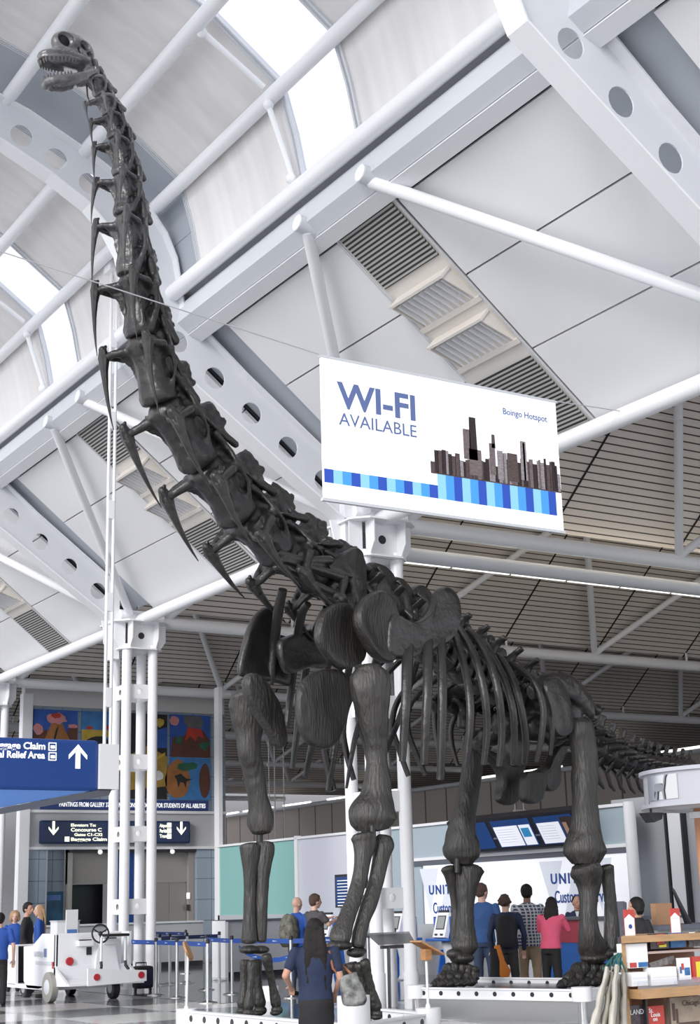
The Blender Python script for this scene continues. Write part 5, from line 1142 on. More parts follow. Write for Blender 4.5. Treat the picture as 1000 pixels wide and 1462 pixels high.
def person(name_label, x, y, H, face_deg, skin, hair, hairm, top, bottom, arms=None, z0=0.0, lean=0.0, build=1.0, sleeves='short', look=0.0, legs='trousers', stance=.06, cat='person', skip_legs=False, hem=.49):
    """face_deg: compass-like direction the body faces, counter-clockwise from +X"""
    t = thing('person', name_label, 'person', (x, y, z0)); ang = math.radians(face_deg-90)
    Rz = Matrix.Rotation(ang, 3, 'Z')
    def L(px, py, pz): # local, units of body height
        v = Vector((px, py, pz)); 
        if lean and pz > .52: v.y += math.sin(lean)*(pz-.52); v.z = .52+(pz-.52)*math.cos(lean)
        return Vector((x, y, z0)) + Rz @ (v*H)
    b = build; A = arms or {}
    default = {-1: [(-.108*b, 0, .800), (-.150*b, -.015, .63), (-.140*b, .05, .485)], 1: [(.108*b, 0, .800), (.150*b, -.015, .63), (.140*b, .05, .485)]}
    arm = {s: ([default[s][0]] + list(A[s])) if s in A else default[s] for s in (-1, 1)}
    lk = math.radians(look)
    def hd(px, py, pz): # head-local
        return L(px*math.cos(lk)-py*math.sin(lk), .015+px*math.sin(lk)+py*math.cos(lk), .926+pz)
    # body, one continuous skin surface
    mb = MB()
    RH = Rz @ Matrix.Rotation(lk, 3, 'Z')
    mb.ell(hd(0, 0, .012), (.048*H, .058*H, .062*H), RH, 20); mb.ell(hd(0, .012, -.022), (.036*H, .044*H, .042*H), RH, 16); mb.ell(hd(0, .030, -.050), (.020*H, .018*H, .016*H), RH, 10)
    mb.loft([hd(0, .052, .012), hd(0, .066, -.012), hd(0, .058, -.020)], [.006*H, .011*H, .008*H], 8)
    for s in (-1, 1): mb.ell(hd(s*.046, -.004, -.006), (.006*H, .014*H, .019*H), RH, 10); mb.ell(hd(s*.018, .046, .018), (.012*H, .008*H, .006*H), RH, 8)
    mb.ell(hd(0, .052, -.034), (.016*H, .008*H, .006*H), RH, 8)
    mb.caps(L(0, -.005, .81), hd(0, -.012, -.03), .036*H, .031*H, 14)
    mb.loft([L(0, 0, .50), L(0, 0, .60), L(0, .004, .72), L(0, 0, .80), L(0, 0, .825)], [(.075*b*H, .05*H), (.066*b*H, .045*H), (.08*b*H, .055*H), (.09*b*H, .045*H), (.04*H, .03*H)], 16, side=Rz @ Vector((1, 0, 0)))
    for s in (-1, 1):
        P = [L(*q) for q in arm[s]]; mb.chain(P, [.026*H*b, .022*H, .015*H], 12)
        d = (P[2]-P[1]).normalized(); sd = d.cross(Vector((0, 0, 1)));
        if sd.length < .2: sd = Rz @ Vector((0, 1, 0))
        sd = sd.normalized(); up = sd.cross(d).normalized()
        palm = P[2]+d*.024*H
        mb.loft([P[2], palm, P[2]+d*.05*H], [(.015*H, .012*H), (.022*H, .011*H), (.020*H, .009*H)], 12, side=sd)
        for k, (o, ln) in enumerate(((-.017, .036), (-.006, .042), (.005, .040), (.016, .031))):
            f0 = P[2]+d*.048*H+sd*o*H; f1 = f0+d*ln*.55*H-up*.006*H; f2 = f1+d*ln*.40*H-up*.016*H; mb.chain([f0, f1, f2], [.0052*H, .0048*H, .0038*H], 8)
        f0 = P[2]+d*.018*H-sd*.018*H; mb.chain([f0, f0+d*.018*H-sd*.016*H, f0+d*.036*H-sd*.018*H-up*.006*H], [.0065*H, .0056*H, .0045*H], 8)
    for s in (-1, 1):
        if legs == 'skirt': mb.chain([L(s*.045, 0, .45), L(s*.045, .0, .28), L(s*.045, -.012, .05)], [.045*H, .032*H, .02*H], 12)
        else: mb.chain([L(s*.04, 0, .50), L(s*stance, .0, .28), L(s*stance, -.01, .05)], [.04*H, .028*H, .018*H], 12)
    o = mb.build('body', skin, t); organic(o, .0085 if H < 1.9 else .009, 2, 0)
    for s in (-1, 1):
        MB().ell(hd(s*.018, .0515, .006), (.0065*H, .004*H, .0045*H), RH, 8).build('eye', CL['black'], t)
    MB().ell(hd(0, .0555, -.036), (.014*H, .004*H, .0028*H), RH, 8).build('mouth', mat_mouth, t)
    # top
    mb = MB(); sx = Rz @ Vector((1, 0, 0))
    mb.loft([L(0, 0, hem), L(0, 0, .53), L(0, .002, .60), L(0, .006, .70), L(0, .002, .775), L(0, -.002, .815), L(0, -.004, .842)], [(.097*b*H, .072*b*H), (.096*b*H, .071*b*H), (.088*b*H, .062*b*H), (.102*b*H, .070*b*H), (.112*b*H, .060*b*H), (.090*b*H, .045*H), (.040*H, .036*H)], 22, side=sx)
    for s in (-1, 1):
        P = [L(*q) for q in arm[s]]; mb.ell(P[0]-Vector((0, 0, .010*H)), (.031*H*b, .033*H*b, .029*H), seg=12)
        if sleeves == 'short': mb.chain([P[0], P[0].lerp(P[1], .62)], [.030*H*b, .031*H*b], 14)
        else: mb.chain([P[0], P[1], P[1].lerp(P[2], .93)], [.030*H*b, .027*H*b, .022*H], 14)
    o = mb.build('jacket' if sleeves == 'jacket' else 'shirt', top, t); organic(o, .013, 3, .012*H*.6, tex)
    # legs
    mb = MB()
    if legs == 'skirt':
        mb.loft([L(0, 0, .58), L(0, -.006, .50), L(0, -.004, .40), L(0, 0, .28)], [(.078*b*H, .055*b*H), (.098*b*H, .072*b*H), (.098*b*H, .070*b*H), (.092*b*H, .066*b*H)], 22, side=sx); nm = 'skirt'
    else:
        mb.loft([L(0, 0, .57), L(0, -.004, .51), L(0, -.002, .455)], [(.076*b*H, .055*b*H), (.090*b*H, .067*b*H), (.084*b*H, .062*b*H)], 20, side=sx)
        for s in (-1, 1): mb.chain([L(s*.044, 0, .48), L(s*stance, .004, .28), L(s*stance, -.008, .035)], [.052*b*H, .039*b*H, .032*H], 14)
        nm = 'trousers'
    o = mb.build(nm, bottom, t); organic(o, .014, 3, .010*H, tex)
    for s in (-1, 1): 
        mb = MB(); mb.ell(L(s*(stance if legs != 'skirt' else .045), .028, .018), (.026*H, .070*H, .024*H), Rz, 14); mb.build('shoe', CL['black'], t)
    if hair == 'none': return t, L, hd
    mb = MB()
    if hair in ('short', 'buzz'):
        q = .004 if hair == 'buzz' else .010
        mb.ell(hd(0, -.012, .022), ((.045+q)*H, (.052+q)*H, (.052+q)*H), RH, 18); mb.ell(hd(0, -.030, -.004), ((.038+q)*H, (.030+q)*H, (.036+q)*H), RH, 14)
        if hair == 'short': mb.ell(hd(0, .014, .052), (.036*H, .038*H, .022*H), RH, 12)
    elif hair == 'curly':
        rr_ = random.Random(int(x*10)); mb.ell(hd(0, -.016, .018), (.060*H, .062*H, .060*H), RH, 16)
        for k in range(40):
            a_, e_ = rr_.uniform(0, 6.28), rr_.uniform(-.5, 1.4); r_ = .060
            c_ = Vector((math.cos(a_)*math.cos(e_), math.sin(a_)*math.cos(e_), math.sin(e_)))*r_
            if c_.y > .03 and c_.z < .03: continue
            mb.ell(hd(c_.x, c_.y-.014, .016+c_.z), (.013*H,)*3, seg=8)
    elif hair == 'bob':
        mb.ell(hd(0, -.014, .020), (.066*H, .068*H, .066*H), RH, 18)
        for s in (-1, 1): mb.loft([hd(s*.048, -.008, .02), hd(s*.052, -.010, -.03), hd(s*.040, -.012, -.062)], [(.020*H, .030*H), (.020*H, .034*H), (.010*H, .02*H)], 12, side=RH @ Vector((1, 0, 0)))
        mb.loft([hd(0, -.045, .02), hd(0, -.052, -.03), hd(0, -.040, -.062)], [(.045*H, .02*H), (.045*H, .02*H), (.03*H, .012*H)], 12, side=RH @ Vector((1, 0, 0)))
    else: # long
        mb.ell(hd(0, -.010, .020), (.054*H, .060*H, .056*H), RH, 18)
        ln = {'long': .26, 'longer': .39, 'mid': .17}[hair]
        for k, (ox, w_) in enumerate(((-.032, .030), (0, .036), (.032, .030))):
            n_ = 7; pts = []; rr = []
            for j in range(n_):
                u = j/(n_-1); pts.append(hd(ox*(1+.5*u)+.004*math.sin(u*9+k*2), -.045-.028*math.sin(min(1, u*2)*1.57)+.010*u, .02-ln*u)); rr.append((w_*H*(1.0-.45*u**3), .018*H*(1-.5*u)))
            mb.loft(pts, rr, 12, side=RH @ Vector((1, 0, 0)))
        for s in (-1, 1):
            mb.loft([hd(s*.040, .004, .03), hd(s*.052, -.006, -.03), hd(s*.062, -.020, -.11), hd(s*.060, -.03, -.16)], [(.012*H, .030*H), (.012*H, .032*H), (.012*H, .026*H), (.006*H, .012*H)], 10, side=RH @ Vector((1, 0, 0)))
    if hair != 'none': o = mb.build('hair', hairm, t); organic(o, .010, 2, .010, tex2)
    return t, L, hd
def atD(x, D_): 
    d = ray(x, 1290); fwd = Vector((math.sin(YAW), math.cos(YAW), 0)); t = D_/d.dot(fwd); return (d.x*t, d.y*t)
mat_mouth = mat('lip_tone', (.30, .09, .08), .5)
# woman in the foreground, seen from behind
wx, wy = 7.12, 12.09
HW = 1.49
pw, PL_, _ = person('woman seen from behind in dark navy T-shirt and black skirt, long dark hair, shoulder bag', wx, wy, HW, 64, SKIN, 'longer', HAIRB, CL['navy'], CL['black'],
    arms={-1: [(-.185, -.03, .665), (-.150, .085, .60)], 1: [(.150, -.02, .64), (.13, .07, .56)]}, legs='skirt', sleeves='short', build=1.12, hem=.50)
bag = thing('shoulder_bag', 'grey patterned shoulder bag with tan strap hanging at the foreground woman right hip', 'bag', (wx+.3, wy-.1, .75))
BAGM = mat('mottled_grey_bag', (.30, .30, .30), .35, var=.8, vscale=14, col2=(.03, .035, .03)); TAN = mat('tan_leather', (.30, .11, .05), .5)
Rb = Matrix.Rotation(math.radians(-26), 3, 'Z')
cB = PL_(.215, -.03, .575)
mb = MB(); mb.loft([cB+Rb @ Vector((.03, 0, -.145)), cB+Rb @ Vector((.03, 0, -.11)), cB+Rb @ Vector((0, 0, .02)), cB+Rb @ Vector((-.03, 0, .13))], [(.09, .045), (.115, .055), (.105, .04), (.08, .02)], 18, side=Rb @ Vector((1, 0, 0)), power=3.5); organic(mb.build('bag_body', BAGM, bag), .012, 2, .02)
mb = MB(); mb.loft([cB+Rb @ Vector((-.10, .02, .12)), PL_(.105, -.045, .70), PL_(.085, -.035, .80), PL_(.075, .02, .835), PL_(.10, .06, .78), cB+Rb @ Vector((.02, .05, .12))], [(.012, .004)]*6, 8); mb.build('strap', TAN, bag)
# four customers at the desk (backs to the camera, facing +X and away)
person('tall man in a long-sleeved blue sweater at the left of the desk queue', *atD(689, 25.6), 1.88, 45, SKINL, 'short', HAIRBR, CL['blue'], CL['jeans'], sleeves='long', look=-35, build=1.08)
pB, LB, _ = person('short-haired person in dark navy jacket with black backpack, second in the desk queue', *atD(722, 24.9), 1.68, 50, SKINL, 'curly', HAIRBR, CL['navy'], CL['darkgrey'], sleeves='long', look=-30, build=1.1)
person('man in checkered shirt and khaki trousers leaning at the service desk', *atD(753, 25.5), 1.84, 40, SKIND, 'short', HAIRB, PLAID, CL['khaki'], sleeves='long', arms={-1: [(-.155, .06, .66), (-.10, .14, .70)], 1: [(.165, .08, .70), (.12, .18, .70)]}, build=1.12, hem=.46)
person('woman in bright pink top with long wavy black hair leaning on the service desk', *atD(783, 24.7), 1.64, 25, SKIND, 'mid', HAIRB, CL['pink'], CL['black'], sleeves='long', arms={-1: [(-.15, .06, .68), (-.11, .17, .70)], 1: [(.15, .08, .68), (.10, .18, .70)]}, lean=.14, look=25, build=1.12, hem=.50)
bp_ = thing('backpack', 'black backpack with orange side worn by the navy-jacketed person', 'backpack', LB(0, -.09, .66))
c_ = LB(0, -.105, .67); R_ = Matrix.Rotation(math.radians(-40), 3, 'Z'); mb = MB(); mb.loft([c_+Vector((0, 0, -.26)), c_+Vector((0, 0, -.2)), c_, c_+Vector((0, 0, .18)), c_+Vector((0, 0, .24))], [(.12, .07), (.16, .10), (.165, .10), (.14, .08), (.08, .04)], 16, side=R_ @ Vector((1, 0, 0)), power=3); mb.build('pack_body', CL['black'], bp_)
bb_ = thing('orange_bag', 'orange and black bag hanging low beside the navy-jacketed person', 'bag', (15.75, 20.9, .4))
_q = atD(712, 24.6); q0 = onY(710, 1350, _q[1]); q1 = onY(719, 1396, _q[1]); ORG = mat('orange_cloth', (.65, .20, .02), .6)
MB().loft([q0, q0.lerp(q1, .5), q1-Vector((0, 0, -.08)), q1], [(.05, .03), (.08, .05), (.14, .07), (.10, .05)], 14, side=(1, 0, 0), power=3).build('bag_body', ORG, bb_)
MB().loft([q0-Vector((.08, 0, .05)), q0.lerp(q1, .5)-Vector((.10, 0, 0)), q1-Vector((.16, 0, 0))], [(.06, .04), (.09, .06), (.10, .06)], 12, side=(1, 0, 0)).build('dark_flap', CL['black'], bb_)
# agents
pA, LA, hA = person('smiling agent in dark suit behind the service desk', *atD(824, 28.3), 1.64, 228, SKIN, 'buzz', HAIRB, CL['navy'], CL['black'], sleeves='long', look=30)
mb = MB(); a_ = LA(0, .066, .80); mb.prism([LA(-.022, .072, .83), LA(.022, .072, .83), LA(0, .080, .73)], (0, 0, .002)); mb.build('shirt_front', CL['white'], pA, smooth=False)
person('woman with dark bobbed hair in black behind the book stand', *atD(909, 20.2), 1.58, 185, SKIN, 'bob', HAIRB, CL['black'], CL['black'], sleeves='long', look=-20)
ch_ = thing('office_chair', 'grey high-backed chair just left of the bob-haired woman', 'chair', (15.1, 17.45, 0)); _c = atD(877, 25.2)
p = Vector((0, _c[1], 0)); 
MB().box((_c[0], p.y, 1.22), (.10, .48, .62), Matrix.Rotation(.12, 3, 'Y'), .04).build('backrest', mat('grey_chair_cloth', (.18, .18, .22), .8), ch_); MB().box((_c[0]-.2, p.y, .85), (.5, .5, .09), None, .03).build('seat', mat('grey_chair_seat', (.15, .15, .18), .8), ch_)
MB().tube((_c[0]-.15, p.y, .05), (_c[0]-.15, p.y, .82), .03, 12).build('stem', BLACK, ch_); mb = MB()
for k in range(5): mb.caps((_c[0]-.15, p.y, .09), (_c[0]-.15+.3*math.cos(k*1.257), p.y+.3*math.sin(k*1.257), .05), .022, .018, 8)
mb.build('star_base', BLACK, ch_)
# two men at the kiosks and the group by the cart
pm, LM, _ = person('bald man in bright blue shirt with a green-grey backpack near the kiosks', *atD(423, 28.6), 1.76, 20, SKINL, 'none', HAIRB, CL['royal'], CL['jeans'], sleeves='short', look=-10, build=1.15)
pk = thing('backpack', 'grey-green camouflage backpack on the man in the blue shirt', 'backpack', LM(0, -.12, .68)); c_ = LM(0, -.125, .665); R_ = Matrix.Rotation(math.radians(-70), 3, 'Z')
mb = MB(); mb.loft([c_+Vector((0, 0, -.30)), c_+Vector((0, 0, -.22)), c_, c_+Vector((0, 0, .20)), c_+Vector((0, 0, .28))], [(.13, .10), (.17, .14), (.18, .15), (.15, .11), (.08, .05)], 16, side=R_ @ Vector((1, 0, 0)), power=3); organic(mb.build('pack_body', mat('camouflage_cloth', (.20, .20, .16), .85, var=.7, vscale=14), pk), .015, 2, .03)
person('dark-haired man in charcoal shirt leaning toward the kiosk screen', *atD(449, 28.0), 1.80, 5, SKINL, 'short', HAIRBR, CL['grey'], CL['jeans'], sleeves='short', arms={-1: [(-.14, .10, .72), (-.05, .22, .76)], 1: [(.16, .06, .70), (.08, .20, .74)]}, look=-8, build=1.12)
GX = 9.5
person('dark-haired man in black jacket standing behind the white cart', *atD(39, 32.0), 1.82, 330, SKIN, 'short', HAIRB, CL['black'], CL['black'], sleeves='long', look=-30, build=1.1)
person('woman in blue top with long blond hair behind the white cart', *atD(58, 33.2), 1.78, 150, SKINL, 'longer', HAIRBL, CL['royal'], CL['black'], sleeves='long', look=20)
person('fair-haired person in blue partly hidden behind the man in black', *atD(22, 33.0), 1.66, 250, SKINL, 'bob', HAIRBL, CL['royal'], CL['black'], sleeves='long')
person('person in blue shirt and dark trousers at the far left edge', *atD(1, 28.0), 1.62, 60, SKINL, 'short', HAIRB, CL['royal'], CL['black'], sleeves='short', build=1.1)
# ------------------------------------------------------------------ white service cart
CW_ = mat('white_cart_paint', (.82, .83, .86), .35); REDL = mat('red_reflector', (.45, .02, .03), .25); TYRE = mat('grey_tyre', (.30, .29, .27), .7); NEAR = 10.35; FAR = 11.87
ct = thing('service_cart', 'boxy white electric airport cart with open rear step and black steering wheel', 'cart', (11.1, 28.2, 0))
# side outline with step door opening
def sidewall(x, nm):
    s_ = MB()
    s_.prism([(x, 26.45, .30), (x, 26.45, .34), (x, 27.05, .60), (x, 27.05, 1.22), (x, 27.75, 1.22), (x, 28.25, 1.0), (x, 28.75, .98), (x, 28.70, .34), (x, 28.5, .22), (x, 27.9, .22), (x, 27.6, .26)], (.05 if x < 11 else -.05, 0, 0))
    return s_.build(nm, CW_, ct, smooth=False)
sd = sidewall(NEAR, 'side_panel'); sidewall(FAR, 'side_panel')
for x in (NEAR, FAR-.05): MB().prism([(x, 29.15, .26), (x, 29.2, 1.0), (x, 29.85, 1.0), (x, 29.75, .36), (x, 29.6, .26)], (.05, 0, 0)).build('front_panel', CW_, ct, smooth=False)
MB().bb((NEAR, 27.4, .20), (FAR, 29.7, .28), .01).build('floor_pan', CW_, ct, smooth=False)
MB().bb((NEAR, 29.78, .28), (FAR, 29.86, 1.0), .02).build('nose', CW_, ct, smooth=False)
MB().bb((NEAR+.05, 27.75, .28), (FAR-.05, 28.2, .62), .02).build('bench', CL['black'], ct, smooth=False); MB().bb((NEAR+.05, 27.72, .6), (FAR-.05, 27.84, 1.0), .02).build('bench_back', CL['black'], ct, smooth=False); MB().bb((NEAR+.05, 29.3, .28), (FAR-.05, 29.72, .97), .02).build('front_locker', CL['black'], ct, smooth=False)
MB().bb((NEAR, 27.05, .62), (FAR-.2, 27.14, 1.22), .02).build('rear_wall', CW_, ct, smooth=False); MB().bb((NEAR, 27.02, .30), (FAR-.1, 27.12, .64), .01).build('rear_locker', CW_, ct, smooth=False)
MB().prism([(NEAR+.02, 26.4, .30), (NEAR+.02, 26.4, .34), (NEAR+.02, 27.1, .42), (NEAR+.02, 27.1, .30)], (FAR-NEAR-.04, 0, 0)).build('rear_deck', CW_, ct, smooth=False)
bmp = MB().prism([(NEAR+.38, 26.38, .60), (FAR+.02, 26.38, .52), (FAR+.02, 26.38, .33), (NEAR+.38, 26.38, .29)], (0, .05, 0)).build('bumper', CW_, ct, smooth=False)
for (x, z) in ((NEAR+.55, .44), (FAR-.09, .44)): MB().tube((x, 26.36, z), (x, 26.385, z), .062, 20).build('reflector', REDL, bmp)
MB().tube((10.95-.33, 27.0, .72), (10.95-.33, 27.03, .72), .075, 20).build('tail_light', REDL, ct)
MB().bb((NEAR-.012, 27.12, .60), (NEAR, 27.18, .72)).build('side_marker', REDL, ct, smooth=False); MB().bb((NEAR-.012, 29.66, .62), (NEAR, 29.72, .74)).build('side_marker', mat('amber_marker', (.6, .2, .05), .3), ct, smooth=False)
MB().bb((NEAR-.015, 27.2, .66), (NEAR+.0, 28.05, .72)).build('rub_strip', GREYST, ct, smooth=False); MB().bb((NEAR-.015, 29.2, .66), (NEAR+.0, 29.82, .72)).build('rub_strip', GREYST, ct, smooth=False)
text('lettering', 'UNITED', .10, (NEAR-.012, 28.15, .80), (0, -1, 0), UZ, GREYST, ct, .003, .02, .46); text('lettering', 'CART 14', .06, (NEAR-.012, 28.0, .98), (0, -1, 0), UZ, GREYST, ct, .003, .0, .3) if False else None
MB().bb((NEAR-.012, 27.50, .80), (NEAR-.004, 27.62, .95)).build('side_badge', mat('blue_badge', (.10, .18, .4), .4), ct, smooth=False)
for (x, z0, m) in ((10.92, .98, CW_), (11.42, 1.0, CW_)):
    p_ = MB().bb((x-.16, 26.92, z0), (x+.14, 27.06, z0+.10), .01).build('rear_pocket', m, ct, smooth=False); MB().bb((x-.12, 26.94, z0+.10), (x+.10, 27.04, z0+.12)).build('pocket_opening', BLACK, p_, smooth=False)
MB().bb((10.96, 27.03, .82), (11.06, 27.05, .96)).build('switch_box', BLACK, ct, smooth=False)
MB().prism([(11.1, 26.98, .42), (11.62, 26.98, .42), (11.52, 26.98, .95), (11.42, 26.98, 1.14), (11.26, 26.98, 1.14), (11.16, 26.98, .9)], (0, .10, 0)).build('steering_tower', CW_, ct, smooth=False)
wh = MB().torus((11.10, 26.72, 1.20), .165, .018, (0, -1, .15)).build('steering_wheel', BLACK, ct)
mb = MB()
for k in range(3): a_ = k*2.094+.5; mb.tube((11.10, 26.73, 1.20), (11.10+.16*math.cos(a_), 26.72, 1.20+.16*math.sin(a_)), .013, 8)
mb.ell((11.10, 26.72, 1.20), (.045, .03, .045), seg=12).build('spokes', BLACK, wh)
sa_ = MB().bb((11.18, 26.55, 1.14), (11.62, 26.85, 1.19), .02).build('seat_pad', CL['black'], ct)
for x in (11.08, 11.56): MB().tube((x, 26.62, 1.13), (x, 26.62, .66), .025, 10).build('seat_post', CW_, ct); MB().loft([(x, 26.62, .70), (x, 26.6, .62), (x+(-.03 if x < 11.3 else .05), 26.56, .54)], .028, 10).build('grip', BLACK, ct)
for (x, y, r) in ((NEAR-.02, 27.22, .27), (FAR-.25, 27.3, .19), (NEAR+.30, 29.35, .17), (FAR-.3, 29.35, .17)):
    w_ = MB().loft([(x-.07, y, r), (x-.06, y, r), (x+.06, y, r), (x+.07, y, r)], [r*.9, r, r, r*.9], 32).build('wheel', TYRE if r > .2 else BLACK, ct); MB().loft([(x-.085, y, r), (x-.06, y, r)], [r*.42, r*.56], 24).build('hub_cap', GREYST, w_)
MB().bb((9.9, 28.9, .84), (10.34, 29.2, .88)).build('tow_handle', GREYST, ct, smooth=False) if False else None
su = thing('suitcase', 'black upright suitcase beside the white column tubes', 'suitcase', (12.9, 28.9, 0)); p = onY(206, 1393, 28.9)
MB().bb((p.x-.17, 28.85, .06), (p.x+.20, 29.15, .50), .06).build('shell', CL['black'], su); MB().bb((p.x-.13, 28.84, .12), (p.x+.17, 28.86, .42), .01).build('front_pocket', CL['navy'], su)
mb = MB().tube((p.x-.1, 29.1, .48), (p.x-.1, 29.1, .56), .01, 8).tube((p.x+.13, 29.1, .48), (p.x+.13, 29.1, .56), .01, 8).tube((p.x-.1, 29.1, .56), (p.x+.13, 29.1, .56), .013, 8).build('handle', BLACK, su)
for dx in (-.15, .18): MB().tube((p.x+dx-.02, 29.0, .04), (p.x+dx+.02, 29.0, .04), .04, 12).build('wheel', BLACK, su)

# ------------------------------------------------------------------ museum stand at the right edge
OAK = mat('oak_veneer', (.52, .31, .15), .45, var=.25, vscale=5, stretch=(1, 1, 8)); BRW = mat('brown_shelf_back', (.26, .13, .08), .6)
ACR = glassmat('clear_acrylic', (.93, .94, .97), .86)
YS = 9.75; x0 = onY(885, 1340, YS).x
bs = thing('book_stand', 'oak museum shop stand with shelves of cards and books at the right edge', 'display stand', (x0+.6, YS, 0))
def px(x, y, Y=YS): p = onY(x, y, Y); return p
zt = px(890, 1337).z; zs = px(900, 1412).z
MB().prism([(x0, YS-.02, zt-.055), (x0+1.22, YS-.02, zt-.055), (x0+1.22, YS+.50, zt-.055), (x0+.52, YS+.50, zt-.055)], (0, 0, .055)).build('top_board', OAK, bs, smooth=False)
MB().prism([(x0+.015, YS, 0), (x0+.06, YS, 0), (x0+.48, YS+.44, 0), (x0+.44, YS+.44, 0)], (0, 0, zt-.05)).build('side_panel', OAK, bs, smooth=False)
MB().bb((x0+.42, YS+.38, 0), (x0+1.22, YS+.42, zt-.05)).build('back_panel', BRW, bs, smooth=False)
MB().prism([(x0+.05, YS-.16, zs-.075), (x0+1.22, YS-.16, zs-.075), (x0+1.22, YS+.42, zs-.075), (x0+.46, YS+.42, zs-.075), (x0+.05, YS+.0, zs-.075)], (0, 0, .075)).build('shelf', OAK, bs, smooth=False)
MB().bb((x0+.15, YS+.0, .30), (x0+1.22, YS+.42, .35)).build('shelf', OAK, bs, smooth=False)
MB().bb((x0+.05, YS-.13, zs), (x0+1.22, YS-.125, zs+.07)).build('acrylic_lip', ACR, bs, smooth=False)
zc = px(930, 1358, YS+.1).z; MB().bb((px(927, 1358).x, YS+.04, zc-.02), (x0+1.22, YS+.38, zc), .002).build('mid_shelf', mat('pinkish_laminate', (.48, .36, .33), .5), bs, smooth=False)
PAP = mat('white_card', (.85, .85, .86), .6)
def card(xa, xb, ya, yb, Y, m, name, label, cat='card', d=.03, marks=(), grp=None):
    a = px(xa, ya, Y); b = px(xb, yb, Y); o = thing(name, label, cat, ((a.x+b.x)/2, Y, b.z), group=grp)
    c_ = MB().bb((a.x, Y, b.z), (b.x, Y+d, a.z), .001).build('cover', m, o, smooth=False)
    for (mm, u0, u1, v0, v1) in marks: MB().bb((a.x+(b.x-a.x)*u0, Y-.003, b.z+(a.z-b.z)*v0), (a.x+(b.x-a.x)*u1, Y, b.z+(a.z-b.z)*v1)).build('printed_patch', mm, o, smooth=False)
    return o
DKC = mat('dark_cover', (.07, .05, .06), .3, var=.6, vscale=25); RDC = mat('red_cover', (.50, .05, .04), .4); BLC = mat('blue_cover', (.03, .18, .45), .4, var=.4, vscale=15); YLC = mat('yellow_print', (.75, .65, .05), .5); GRC = mat('grey_photo_cover', (.22, .20, .19), .5, var=.7, vscale=30); SEP = mat('sepia_cover', (.42, .34, .26), .5, var=.35, vscale=10); SEPD = mat('dark_sepia', (.10, .06, .05), .5)
card(928, 956, 1333, 1354, YS+.06, DKC, 'postcard_pack', 'dark boxed item with red figure and yellow letters on the upper shelf', marks=((RDC, .35, .75, .25, .95), (YLC, .45, .85, .10, .30)))
card(957, 980, 1332, 1352, YS+.06, BLC, 'postcard_pack', 'blue boxed item with a red stripe on the upper shelf', marks=((RDC, .05, .7, .75, .95),))
card(983, 1003, 1330, 1351, YS+.06, GRC, 'postcard_pack', 'dark grey boxed item at the right end of the upper shelf', marks=((PAP, .05, .5, .85, .95),))
card(892, 926, 1348, 1373, YS+.02, PAP, 'leaflet_holder', 'plain white boxed leaflets in the left compartment', 'leaflets', d=.10)
card(893, 926, 1338, 1348, YS+.08, DKC, 'card_stack', 'dark items lying behind the white leaflets', 'cards', d=.10, marks=((RDC, 0, .2, .2, .6),))
card(898, 926, 1374, 1381, YS-.02, PAP, 'card_stack', 'red and blue printed cards under the white leaflets', 'cards', d=.12, marks=((RDC, .05, .4, .1, .9), (BLC, .5, .98, .1, .9)))
card(902, 926, 1389, 1407, YS-.08, PAP, 'card_stack', 'stack of grey and white cards in the lower left compartment', 'cards', d=.16, marks=((PALEG, .05, .95, .2, .35), (PALEG, .05, .95, .55, .7)))
a = px(930, 1380, YS+.02); o = thing('booklet', 'leaning sepia panorama booklet above the white cards', 'booklet', a); MB().prism([px(928, 1375, YS+.02), px(930, 1382, YS+.02), px(966, 1375, YS+.02), px(962, 1364, YS+.02)], (0, .01, 0)).build('cover', GRC, o, smooth=False)
card(930, 968, 1382, 1405, YS-.06, PAP, 'card_stack', 'two rows of plain white cards in the middle of the shelf', 'cards', d=.10, marks=((PALEG, .02, .98, .46, .50),))
card(969, 988, 1368, 1398, YS-.04, PAP, 'postcard_pack', 'white pack with blue and red print right of the white cards', marks=((RDC, .2, .4, .45, .75), (BLC, .45, .9, .2, .55), (BLC, .05, .2, .3, .6)))
card(989, 1006, 1366, 1402, YS-.05, RDC, 'postcard_pack', 'red and yellow pack at the right edge of the shelf', marks=((YLC, .3, .8, .2, .8),))
card(969, 1003, 1400, 1408, YS-.11, ACR, 'leaflet_tray', 'clear tray on the front of the shelf', 'tray', d=.06)
yb_ = YS-.10
bk1 = card(952, 1004, 1425, 1462, YS+.05, SEP, 'book', 'large sepia book with the word Chicago on its cover', 'book', d=.04, marks=((SEPD, .0, .08, 0, 1), (SEPD, .14, .22, .2, .8), (SEPD, .24, .30, .1, .6), (SEPD, .3, .9, .0, .12)))
p = px(975, 1436, YS+.045); text('lettering', 'Chicago', .045, (p.x, YS+.045, p.z), (1, 0, 0), UZ, SEPD, bk1, .001, 0, .2)
bk2 = card(924, 950, 1437, 1462, YS+.0, RDC, 'book', 'red book with curly white lettering on the bottom shelf', 'book', d=.03)
p = px(926, 1446, YS-.005); 
for i_, w_ in enumerate(('St.', 'Louis', 'on')): q = px(927+i_*3, 1446+i_*6, YS-.005); text('lettering', w_, .035, (q.x, YS-.005, q.z), (1, 0, 0), UZ, PAP, bk2, .001, .01)
bk3 = card(898, 921, 1436, 1462, YS+.02, DKC, 'book', 'dark book with pale lettering at the left of the bottom shelf', 'book', d=.03)
q = px(900, 1449, YS+.015); text('lettering', 'LAND', .04, (q.x, YS+.012, q.z), (1, 0, 0), UZ, GREYST, bk3, .001, .01)
MB().bb((px(919, 1420).x, YS-.02, .35), (px(921.5, 1420).x, YS+.02, zs-.07)).build('shelf_post', BLACK, bs, smooth=False)
